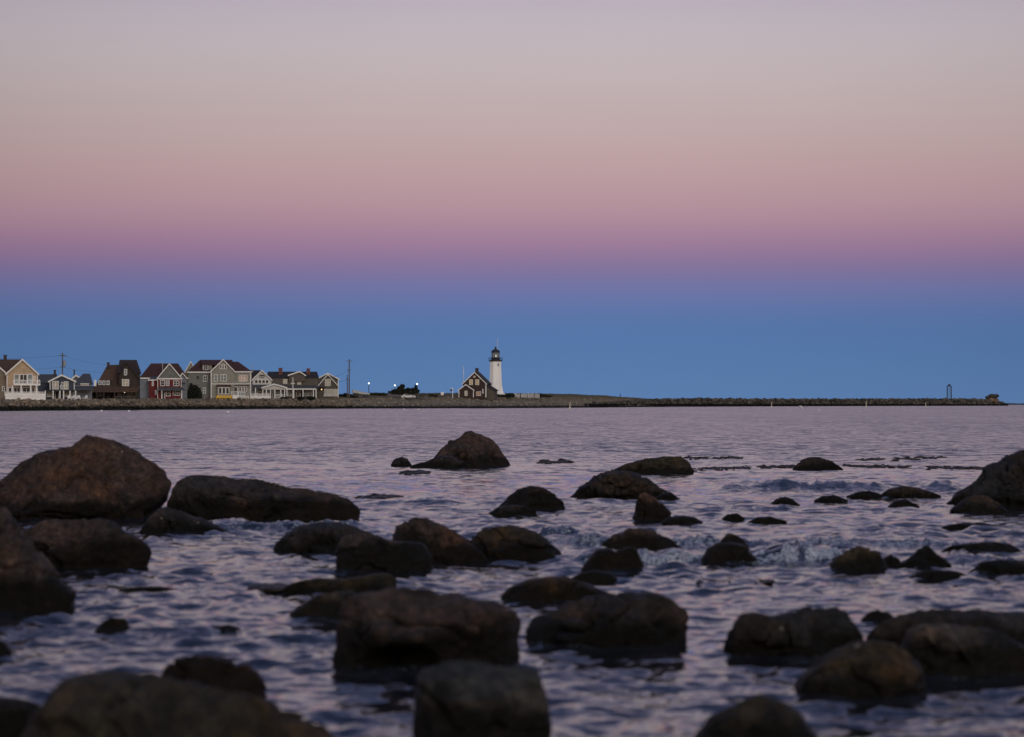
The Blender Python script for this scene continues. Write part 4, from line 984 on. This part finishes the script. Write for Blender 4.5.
MB().lathe([(4.7 * kx, zz(352.4)), (4.6 * kx, zz(351.9)), (3.6 * kx, zz(350.4)), (2.0 * kx, zz(349.4)), (.9 * kx, zz(349.1)), (.9 * kx, zz(348.3)), (1.1 * kx, zz(347.9)), (.9 * kx, zz(347.1)), (.2 * kx, zz(346.7))], 16).build('lantern_roof', iron, lh)
MB().blob((.15, -1.0, zz(355.9)), (.24, .24, .28), 2, 0).build('lamp', emis('lighthouse_lamp_glow', (1, .97, .9), 2.5), lh)
MB().tube([(1.9 * kx, 0, zz(351)), (1.9 * kx, 0, zz(338.4))], [.11, .07], 6).build('lightning_rod', mat('pale_rod_metal', (.6, .6, .6), .4), lh)
wv = MB().box(2.0 * kx, 3.4 * kx, -5.5 * kx - .05, -5.0 * kx, zz(366), zz(363.4)).build('window', darkpaint, lh)
MB().box(2.25 * kx, 3.15 * kx, -5.5 * kx - .08, -5.5 * kx - .052, zz(365.7), zz(363.7)).build('pane', greyglass, wv)
MB().box(3.0 * kx, 9.4 * kx, -6.6 * kx, -1 * kx, zz(396.5), zz(393.2)).build('foundation', white, lh)

# ------------------------------------------------------------------ poles, lamps, wires
def upole(px, p0, p1, d, label, arms=(), tr=None, r=.16):
    b_ = at(px, p1, d); zt = (p1 - p0) * d / F
    o = empty('utility_pole', b_, label, 'utility pole', 'utility poles')
    MB().tube([(0, 0, -1.5), (0, 0, zt)], [r * 1.15, r * .8], 8).build('pole', wood, o)
    for (py, w) in arms:
        z = (p1 - py) * d / F; MB().box(-w, w, -.12, .02, z - .08, z + .08).build('crossarm', wood, o)
    if tr:
        z = (p1 - tr) * d / F; MB().lathe([(.1, z - .62), (.34, z - .58), (.34, z + .55), (.2, z + .68)], 12, (.5, -.1)).build('transformer', steel, o)
    return o
upole(62.4, 352.6, 399, 700, 'utility pole with a transformer behind the slate-blue house', ((355.5, .9), (367, .6)), 363.4)
upole(349.2, 359.2, 399.6, 935, 'tallest utility pole, standing at the right end of the house row', ((361, 1.0), (370, .7)), None, .2)
upole(347.3, 374.6, 398, 955, 'short leaning pole close behind the tallest utility pole', ((379, .5),))
upole(292.9, 377.5, 399, 892, 'white pole in front of the long weathered house', (), None, .13).children[0].data.materials[0] = white
def wire(label, a, b_, sag, r=.02):
    a, b_ = Vector(a), Vector(b_)
    pts = [a.lerp(b_, t) - Vector((0, 0, sag * 4 * t * (1 - t))) - a for t in np.linspace(0, 1, 17)]
    o = MB().tube(pts, r, 5).build('power_line', iron); o.location = a
    setp(o, label, 'power line', 'overhead power lines')
A1 = at(62.4, 355.6, 700); A2 = at(349.2, 361.2, 935); A3 = at(349.2, 370, 935)
wire('power line running left from the transformer pole behind the tan house', A1, at(-160, 352, 560), 1.0)
wire('lower power line running left from the transformer pole', at(62.4, 367, 700), at(-160, 366, 560), 1.2)
wire('power line from the transformer pole over the dark brown and red roofs', A1, at(136, 366, 760), .8)
wire('lower power line from the transformer pole to the dark brown house', at(62.4, 367, 700), at(118, 372, 730), .5)
wire('upper power line from the tallest pole to the gambrel house', A3, at(318, 378.5, 930), .8, .03)
wire('lower power line from the short leaning pole to the gambrel house', at(347.3, 379.2, 955), at(336, 381.5, 935), .3, .035)
lampglow = emis('street_lamp_glow', (.93, 1.0, .93), 3)
def slamp(px, py, pb, d, label):
    b_ = at(px, pb, d); z = (pb - py) * d / F
    o = empty('street_lamp', b_, label, 'street lamp', 'lit street lamps')
    MB().tube([(0, 0, -1), (0, 0, z - .3)], [.13, .09], 8).tube([(0, 0, z - .35), (0, 0, z - .25)], .22, 8).build('pole', iron, o)
    MB().blob((0, 0, z), (.24, .24, .24), 2, 0).build('lamp_globe', lampglow, o, True)
slamp(368.8, 383.4, 395, 985, 'lit street lamp on a bare pole left of the windswept tree')
slamp(394.9, 385.4, 396, 1000, 'lit street lamp rising at the left edge of the windswept tree')
slamp(417.2, 384, 396, 990, 'lit street lamp rising at the right edge of the windswept tree')
# flagpole
b_ = at(463.6, 397, 1040); o = empty('flagpole', b_, 'thin white flagpole left of the keeper cottage', 'flagpole')
zt = 30 * 1040 / F; MB().tube([(0, 0, -.5), (0, 0, zt)], [.13, .08], 8).build('pole', white, o); MB().blob((0, 0, zt + .1), (.16, .16, .16), 1, 0).build('finial', white, o)
# hanging sign on a white post
b_ = at(452.6, 397.2, 1030); o = empty('sign_post', b_, 'white sign post with a small dark board hanging from its arm', 'sign post'); k = 1030 / F
MB().box(-.1, .1, -.1, .1, -.4, 9.4 * k).build('post', white, o); MB().box(-2.4 * k, -.1, -.06, .06, 8.7 * k, 9.2 * k).build('arm', white, o)
MB().box(-2.3 * k, -.6 * k, -.04, .04, 5.8 * k, 8.3 * k).build('sign_board', darkpaint, o)
b_ = at(442.3, 396.4, 1030); o = empty('notice_board', b_, 'small blank white notice board left of the sign post', 'notice board')
MB().box(-.42, -.34, -.05, .05, -.4, 1.2).box(.34, .42, -.05, .05, -.4, 1.2).build('post', wood, o); MB().box(-.48, .48, -.12, -.052, .45, 1.5).build('board', white, o)

# ------------------------------------------------------------------ white fence right of the lighthouse
d = 1080; k = d / F; b_ = at(514.5, 397, d); o = empty('white_fence', b_, 'weathered white board fence right of the lighthouse', 'fence')
fp = mat('weathered_white_boards', (.42, .41, .40), .8, .3, .7)
bd = MB()
for i in range(42):
    x = i * .6 * k; top = 3.3 * k + .22 * math.sin(i * .9) * (1 if i % 7 else -1)
    if i in (9, 10, 21, 33): continue
    bd.box(x, x + .52 * k, -.03, .03, -.2, top)
bd.build('boards', fp, o)
for i in range(7):
    x = i * 4.1 * k; MB().box(x - .09, x + .09, .035, .2, -.3, 3.6 * k).build('post', fp, o)

# ------------------------------------------------------------------ trees and shrubs
leafm = mat('dark_evergreen_leaf', (.018, .022, .014), .8, .4, 2)
leafb = mat('dull_bush_leaf', (.035, .034, .022), .8, .4, 2)
def shrub(name, label, cat, px, py, d, blobs, lm=leafm, n=2600, leaf=.16, group=None, trunk_h=1.0, seed=1):
    """blobs: (dx px, dz px, rx px, rz px) clumps of leaf faces; limbs reach each clump"""
    rng = np.random.default_rng(seed); k = d / F; o = empty(name, at(px, py, d), label, cat, group)
    tr = MB(); tr.tube([(0, 0, -.5), (.05, 0, trunk_h * .5), (0, .05, trunk_h)], [.22, .18, .14], 7)
    for dx, dz, rx, rz in blobs: tr.tube([(0, 0, trunk_h * .4), (dx * k * .5, 0, max(dz * k * .6, .2)), (dx * k, 0, dz * k)], [.12, .08, .03], 6)
    tr.build('trunk', wood, o)
    tot = sum(b[2] * b[3] for b in blobs); V = []; Fc = []
    for dx, dz, rx, rz in blobs:
        m_ = int(n * rx * rz / tot)
        q_ = rng.normal(size=(m_, 3)); q_ /= np.linalg.norm(q_, axis=1)[:, None]; q_ *= (rng.random(m_) ** .45)[:, None]
        c = q_ * np.array([rx * k, rx * k * .9, rz * k]) + np.array([dx * k, 0, dz * k])
        u = rng.normal(size=(m_, 3)); u /= np.linalg.norm(u, axis=1)[:, None]; w = np.cross(u, rng.normal(size=(m_, 3))); w /= np.linalg.norm(w, axis=1)[:, None]
        s = leaf * rng.uniform(.6, 1.5, m_)[:, None]
        b0 = sum(len(a) for a in V)
        V.append(np.stack([c - u * s, c - w * s * .5, c + u * s, c + w * s * .5], 1).reshape(-1, 3)); Fc.append(np.arange(m_ * 4).reshape(-1, 4) + b0)
    np_mesh('crown', np.concatenate(V), np.concatenate(Fc), lm, o, False)
shrub('windswept_tree', 'dark windswept evergreen tree spreading among the street lamps', 'tree', 405, 397, 985,
      [(-13.5, 4.8, 4, 1.2), (-9, 6, 4.5, 2), (-5, 8, 3.5, 3), (-2.5, 10.8, 2.4, 2.2), (-1.5, 6, 4, 2.4), (3, 7, 4, 2), (7.5, 7, 3.5, 2.4), (11, 9, 1.6, 3.2), (11.5, 6, 3.5, 1.8), (6, 4.5, 8, 1.4), (-6, 4, 6, 1.4)], n=3600, leaf=.28, trunk_h=1.5, seed=3)
shrub('dark_bush', 'tall dark bush between the red house and the sage-grey house', 'bush', 194, 400, 812,
      [(-5, 5, 2.8, 5), (-2.8, 13.2, 2.3, 4), (-3.5, 9, 2.8, 4), (1.2, 11.5, 3.0, 4), (4.4, 8, 2.8, 4.6), (6, 4, 2.6, 4), (.5, 5, 5, 5)], n=2100, leaf=.24, seed=4)
shrub('low_scrub', 'low dark scrub at the foot of the lighthouse', 'bush', 506, 397.4, 1062, [(-9, 1.6, 6, 1.6), (-3, 1.4, 5, 1.5), (3, 2.2, 3.5, 2), (6, 1.8, 3, 1.9), (0, 1, 8, 1.2)], n=2600, leaf=.22, seed=5)
shrub('low_scrub', 'low scrub behind the gambrel house beside the tallest pole', 'bush', 346, 398.6, 960, [(-5, 2.2, 4, 2.4), (0, 2.8, 4, 2.6), (4, 2, 4, 2.2), (8, 1.2, 4, 1.6)], n=2200, leaf=.22, seed=6)
shrub('low_scrub', 'strip of low scrub between the parked cars and the notice board', 'bush', 431, 397.4, 1025, [(-5, 1.2, 4, 1.6), (0, 1.6, 4, 1.8), (4, 1.3, 3, 1.6)], n=1800, leaf=.22, seed=7, lm=leafb)
shrub('low_scrub', 'brownish scrub at the right end of the white fence', 'bush', 541, 397, 1090, [(-2, 1.8, 3, 2), (2, 1.5, 4, 1.5), (7, .9, 5, 1.1)], n=1600, leaf=.22, seed=8, lm=leafb)
shrub('low_scrub', 'brownish scrub on the bank behind the upturned boat', 'bush', 377, 395.6, 1010, [(-5, 1.5, 5, 1.2), (0, 1.6, 5, 1.4), (6, 1.4, 5, 1.3)], n=2000, leaf=.22, seed=9, lm=leafb)
shrub('low_scrub', 'small dark scrub between the white-gabled and long weathered houses', 'bush', 287, 399.6, 886, [(-4, 1.2, 3, 1.4), (0, 1.0, 3, 1.3), (14, 1.4, 4, 1.7), (24, 1.5, 5, 1.9)], n=2000, leaf=.2, seed=10)

# ------------------------------------------------------------------ cars, boat
rubber = mat('tyre_rubber', (.015, .015, .015), .9, .2)
def car(label, px, py, d, pm, L=4.4, Hh=1.45, flip=1):
    o = empty('parked_car', at(px, py, d), label, 'car', 'cars parked near the windswept tree'); h_ = L / 2
    low = [(-h_, .28), (h_, .28), (h_, .62), (h_ * .93, .78), (h_ * .45, .90), (-h_ * .55, .92), (-h_ * .97, .88), (-h_, .6)]
    top = [(h_ * .46, .89), (h_ * .16, Hh - .03), (-h_ * .1, Hh), (-h_ * .58, Hh - .06), (-h_ * .84, .9)]
    m = MB().extr([(x * flip, z) for x, z in low], -.85, .85)
    m.extr([(x * flip, z) for x, z in top], -.72, .72); m.build('body', pm, o)
    for y in (-.735, .725):
        MB().extr([(x * flip, z) for x, z in [(h_ * .34, .95), (h_ * .13, Hh - .14), (-h_ * .1, Hh - .11), (-h_ * .5, Hh - .16), (-h_ * .68, .97)]], y, y + .01).build('side_window', glass, o)
    for x in (-h_ * .62, h_ * .62):
        for y in (-.86, .66):
            w = MB(); w.tube([(x, y, .31), (x, y + .2, .31)], .31, 14); t = w.build('wheel', rubber, o)
            MB().tube([(x, y - .012 if y < 0 else y + .2, .31), (x, y if y < 0 else y + .212, .31)], .19, 10).build('rim', steel, t)
    MB().box(h_ * flip - .01, h_ * flip + .02, -.7, -.4, .58, .74).build('headlight', white, o); MB().box(h_ * flip - .01, h_ * flip + .02, .4, .7, .58, .74).build('headlight', white, o)
car('white parked car in front of the windswept tree', 408.6, 398.2, 985, mat('white_car_paint', (.62, .64, .66), .35, .05, spec=.5), 4.6)
car('black parked car right of the white one, under the windswept tree', 422, 398, 995, mat('black_car_paint', (.02, .022, .028), .35, .1, spec=.5), 4.4, 1.65, -1)
car('grey-purple parked car left of the white one', 394.5, 397.6, 1000, mat('grey_car_paint', (.10, .09, .12), .35, .1, spec=.5), 4.4, 1.6)
bt = empty('upturned_boat', at(361, 396.6, 965), 'pale upturned boat hull on dark trestles right of the tallest pole', 'boat', None, 0.12)
V = []; ns = 13
for i in range(ns):
    t = i / (ns - 1); x = (t - .5) * 5.6; w = .95 * (1 - abs(2 * t - .75) ** 2.4 * .75 if t > .2 else .8 + t); w = max(w, .12); hh = 1.0 * (1 - .4 * t)
    for a in np.linspace(0, math.pi, 9): V.append((x, w * math.cos(a), .75 + hh * max(math.sin(a), 0) ** .8 + (.55 - .8 * t)))
fs = []
for i in range(ns - 1):
    for j in range(8): fs.append((i * 9 + j, i * 9 + j + 1, (i + 1) * 9 + j + 1, (i + 1) * 9 + j))
for i in (0, ns - 1): fs.append(tuple(i * 9 + j for j in range(9)))
MB().poly(V, fs).build('hull', mat('dull_white_gelcoat', (.40, .39, .36), .6, .15, 1), bt, True)
for x in (-1.6, 1.5): MB().box(x - .9, x + .9, -.6, .6, -.4, .75 if x > 0 else 1.2).build('trestle', darkpaint, bt)

# ------------------------------------------------------------------ garden chairs
def chair_mesh(mtl):
    m = MB()
    m.poly([(-.34, -.45, .40), (.34, -.45, .40), (.34, .28, .26), (-.34, .28, .26), (-.34, -.45, .35), (.34, -.45, .35), (.34, .28, .21), (-.34, .28, .21)], [(0, 1, 2, 3), (7, 6, 5, 4), (0, 4, 5, 1), (1, 5, 6, 2), (2, 6, 7, 3), (3, 7, 4, 0)])
    for i in range(5):
        x = -.31 + i * .126; hgt = 1.08 - .06 * abs(i - 2); m.poly([(x, .22, .24), (x + .11, .22, .24), (x + .11, .55, hgt), (x, .55, hgt), (x, .26, .22), (x + .11, .26, .22), (x + .11, .59, hgt), (x, .59, hgt)], [(0, 1, 2, 3), (7, 6, 5, 4), (0, 4, 5, 1), (1, 5, 6, 2), (2, 6, 7, 3), (3, 7, 4, 0)])
    for s in (-1, 1): m.box(s * .38 - .07, s * .38 + .07, -.5, .4, .56, .60).box(s * .38 - .05, s * .38 + .05, -.46, -.38, 0, .56).box(s * .38 - .03, s * .38 + .03, .2, .32, 0, .56)
    o = m.build('garden_chair', mtl); return o
cw = chair_mesh(chairwhite); cy = chair_mesh(yellow)
def chairs(src, lst, sz):
    for i, (px, d, lab, grp, yaw) in enumerate(lst):
        o = src if i == 0 else src.copy()
        if i: COL.objects.link(o)
        off = d - d0(px); o.location = ((px - CX) * d / F, d, ground(px, off) + .02); o.rotation_euler = (0, 0, yaw); o.scale = (sz, sz, sz); setp(o, lab, 'garden chair', grp)
gw, gy_ = 'white garden chairs on the lawn by the seawall', 'yellow garden chairs in front of the sage-grey house'
chairs(cw, [(69.4, d0(69) + 9.5, 'white garden chair farthest left, in front of the slate-blue house', gw, .3), (73.4, d0(73) + 10.2, 'second white garden chair from the left, in front of the slate-blue house', gw, -.2),
            (78.8, d0(79) + 9.4, 'white garden chair third from the left, by the grey cottage', gw, .15), (85.4, d0(85) + 9.8, 'white garden chair farthest right, beside the dark brown house', gw, -.35)], 1.0)
chairs(cy, [(218.0 + 3.0 * i, d0(218.0 + 3.0 * i) + 9.5, lab, gy_, .1 - .05 * i) for i, lab in enumerate(('leftmost of the five yellow garden chairs', 'second from the left of the five yellow garden chairs', 'middle one of the five yellow garden chairs', 'second from the right of the five yellow garden chairs', 'rightmost of the five yellow garden chairs'))], 1.12)

# ------------------------------------------------------------------ things on and in the water
buoym = mat('buoy_paint', (.60, .55, .46), .6, .15, 3)
def spar(px, p0, d, label, tilt=0):
    o = empty('spar_buoy', (at(px, HY, d).x, d, 0), label, 'buoy', 'spar buoys off the shore'); zt = HC + (HY - p0) * d / F
    o.rotation_euler = (0, tilt, 0)
    MB().lathe([(.10, -.4), (.28, -.3), (.30, .45), (.16, .6)], 10).build('float', buoym, o); MB().lathe([(.13, .6), (.12, zt - .1), (.09, zt)], 8).build('staff', buoym, o)
spar(569.8, 402.4, 860, 'pale spar buoy off the shingle beach, leftmost of the four', .03)
spar(771.5, 402.6, 1300, 'pale spar buoy in front of the middle of the breakwater', 0)
spar(866, 400.8, 1150, 'tallest spar buoy, tilted slightly, in front of the breakwater', .06)
spar(925.7, 402.8, 1400, 'thin spar buoy nearest the breakwater beacon', -.02)
fb = None
for i, (px, py, lab) in enumerate(((101.5, 411.4, 'small white float on the water below the slate-blue house'), (128.8, 411.6, 'small white float off the seawall below the dark brown house'), (228, 412.4, 'small white float on the water below the sage-grey house'),
                        (404, 409.6, 'small white float on the water below the white parked car'), (418.5, 409.8, 'small white float below the right-hand street lamp'), (819, 410.4, 'small white float in the open water below the breakwater'))):
    d = dist(py)
    if fb is None: fb = MB().lathe([(.05, -.3), (.25, -.25), (.36, -.05), (.38, .1), (.33, .28), (.2, .4), (.05, .44)], 12).build('mooring_float', mat('white_float', (.75, .74, .73), .4, .05), None, True); o = fb
    else: o = fb.copy(); COL.objects.link(o)
    o.location = ((px - CX) * d / F, d, 0); s_ = .6 if px < 800 else .4; o.scale = (s_, s_, s_); setp(o, lab, 'float', 'small white floats')
# gull just over the water
gd = dist(411.5); g_ = MB().blob((0, 0, 0), (.32, .12, .12), 2, .05).blob((.36, 0, .08), (.11, .08, .08), 2, 0)
g_.poly([(-.1, -.05, .05), (.15, -.05, .05), (.28, -.55, .42), (.12, -.95, .55), (-.02, -.5, .38)], [(0, 1, 2, 3, 4)]).poly([(-.1, .05, .05), (.15, .05, .05), (.28, .55, .42), (.12, .95, .55), (-.02, .5, .38)], [(0, 1, 2, 3, 4)])
o = g_.build('seagull', mat('gull_feather', (.55, .52, .5), .8, .1)); o.location = at(803.2, 408.4, gd); o.rotation_euler = (0, -.3, .8); setp(o, 'gull flying low over the water in front of the breakwater', 'bird')

# beacon frame on the breakwater
d = interp_tab(JET, 949)[0] + 12; k = d / F; b_ = at(949.2, 399.4, d); o = empty('beacon_frame', b_, 'slim dark beacon tower standing on the breakwater', 'beacon')
for sx_ in (-1, 1):
    for sy_ in (-1, 1): MB().tube([(sx_ * 2.0 * k, sy_ * 1.2, -2), (sx_ * 2.0 * k, sy_ * 1.2, 13.6 * k)], .24, 6).build('leg', iron, o)
pn = MB()
for i in range(7): z = (1 + i * 1.9) * k; pn.box(-2.0 * k, 2.0 * k, -1.3, -1.1, z, z + .16)
for i in range(6):
    z = (1 + i * 1.9) * k; z2_ = (1 + (i + 1) * 1.9) * k; pn.tube([(-2 * k, -1.2, z), (2 * k, -1.2, z2_)], .08, 5)
pn.build('bracing', iron, o)
MB().box(-2.4 * k, 2.4 * k, -1.7, 1.7, 13.0 * k, 13.5 * k).build('platform', iron, o); MB().lathe([(1.3 * k, 13.5 * k), (1.3 * k, 14.6 * k), (.4 * k, 15.4 * k)], 10).build('lantern', iron, o)
# mound of big blocks at the end of the breakwater
d = 2558; k = d / F; b_ = at(993, 400.4, d); o = empty('block_mound', b_, 'mound of rusty brown blocks at the end of the breakwater', 'mound')
for (dx, dz, rx, rz, mm_) in ((-3.5, -1.2, 2.2, 2.4, 0), (-.5, .5, 2.4, 3.0, 1), (3.0, -.6, 2.6, 2.6, 0), (.5, 3.6, 3.6, 1.7, 2), (3.5, 3.8, 2.4, 1.6, 2), (-2.6, 2.4, 2.6, 1.8, 2)):
    MB().blob((dx * 1.25 * k, 6, dz * 1.2 * k), (rx * 1.25 * k, rx * 1.25 * k, rz * 1.15 * k), 3, .35, int(dx * 10) + 60).build('block', [mat('rust_block', (.15, .095, .07), .9, .4, .5), mat('pale_block', (.20, .15, .12), .9, .4, .5), mat('mossy_block', (.045, .046, .035), .9, .4, .5)][mm_], o)

# ------------------------------------------------------------------ walker on the bank
d = d0(620.4) + 116; k = d / F; b_ = at(620.4, 398.2, d)
b_.z = ground(620.4, d - d0(620.4))
sk = [(0, 0, .95), (0, 0, 1.2), (0, 0, 1.45), (0, 0, 1.55), (0, -.02, 1.68), (.18, 0, 1.42), (.24, .04, 1.15), (.25, -.08, .92), (-.18, 0, 1.42), (-.24, -.02, 1.15), (-.24, .1, .92), (.1, 0, .9), (.12, -.12, .5), (.12, -.1, .08), (.12, -.22, .04), (-.1, 0, .9), (-.12, .12, .5), (-.12, .25, .10), (-.12, .16, .04)]
ed = [(0, 1), (1, 2), (2, 3), (3, 4), (2, 5), (5, 6), (6, 7), (2, 8), (8, 9), (9, 10), (0, 11), (11, 12), (12, 13), (13, 14), (0, 15), (15, 16), (16, 17), (17, 18)]
rd = [.17, .17, .17, .07, .12, .08, .06, .045, .08, .06, .045, .11, .08, .055, .05, .11, .08, .055, .05]
me = bpy.data.meshes.new('person'); me.from_pydata(sk, ed, []); o = bpy.data.objects.new('person', me); COL.objects.link(o)
md = o.modifiers.new('skin', 'SKIN'); o.modifiers.new('sub', 'SUBSURF').levels = 1; o.modifiers['sub'].render_levels = 2
for v_, r_ in zip(me.skin_vertices[0].data, rd): v_.radius = (r_, r_)
me.skin_vertices[0].data[0].use_root = True
me.materials.append(mat('dark_clothes', (.02, .02, .026), .9, .2, 3)); o.location = b_; o.rotation_euler = (0, 0, 1.2)
setp(o, 'tiny person in dark clothes walking on the bank right of the lighthouse', 'person')
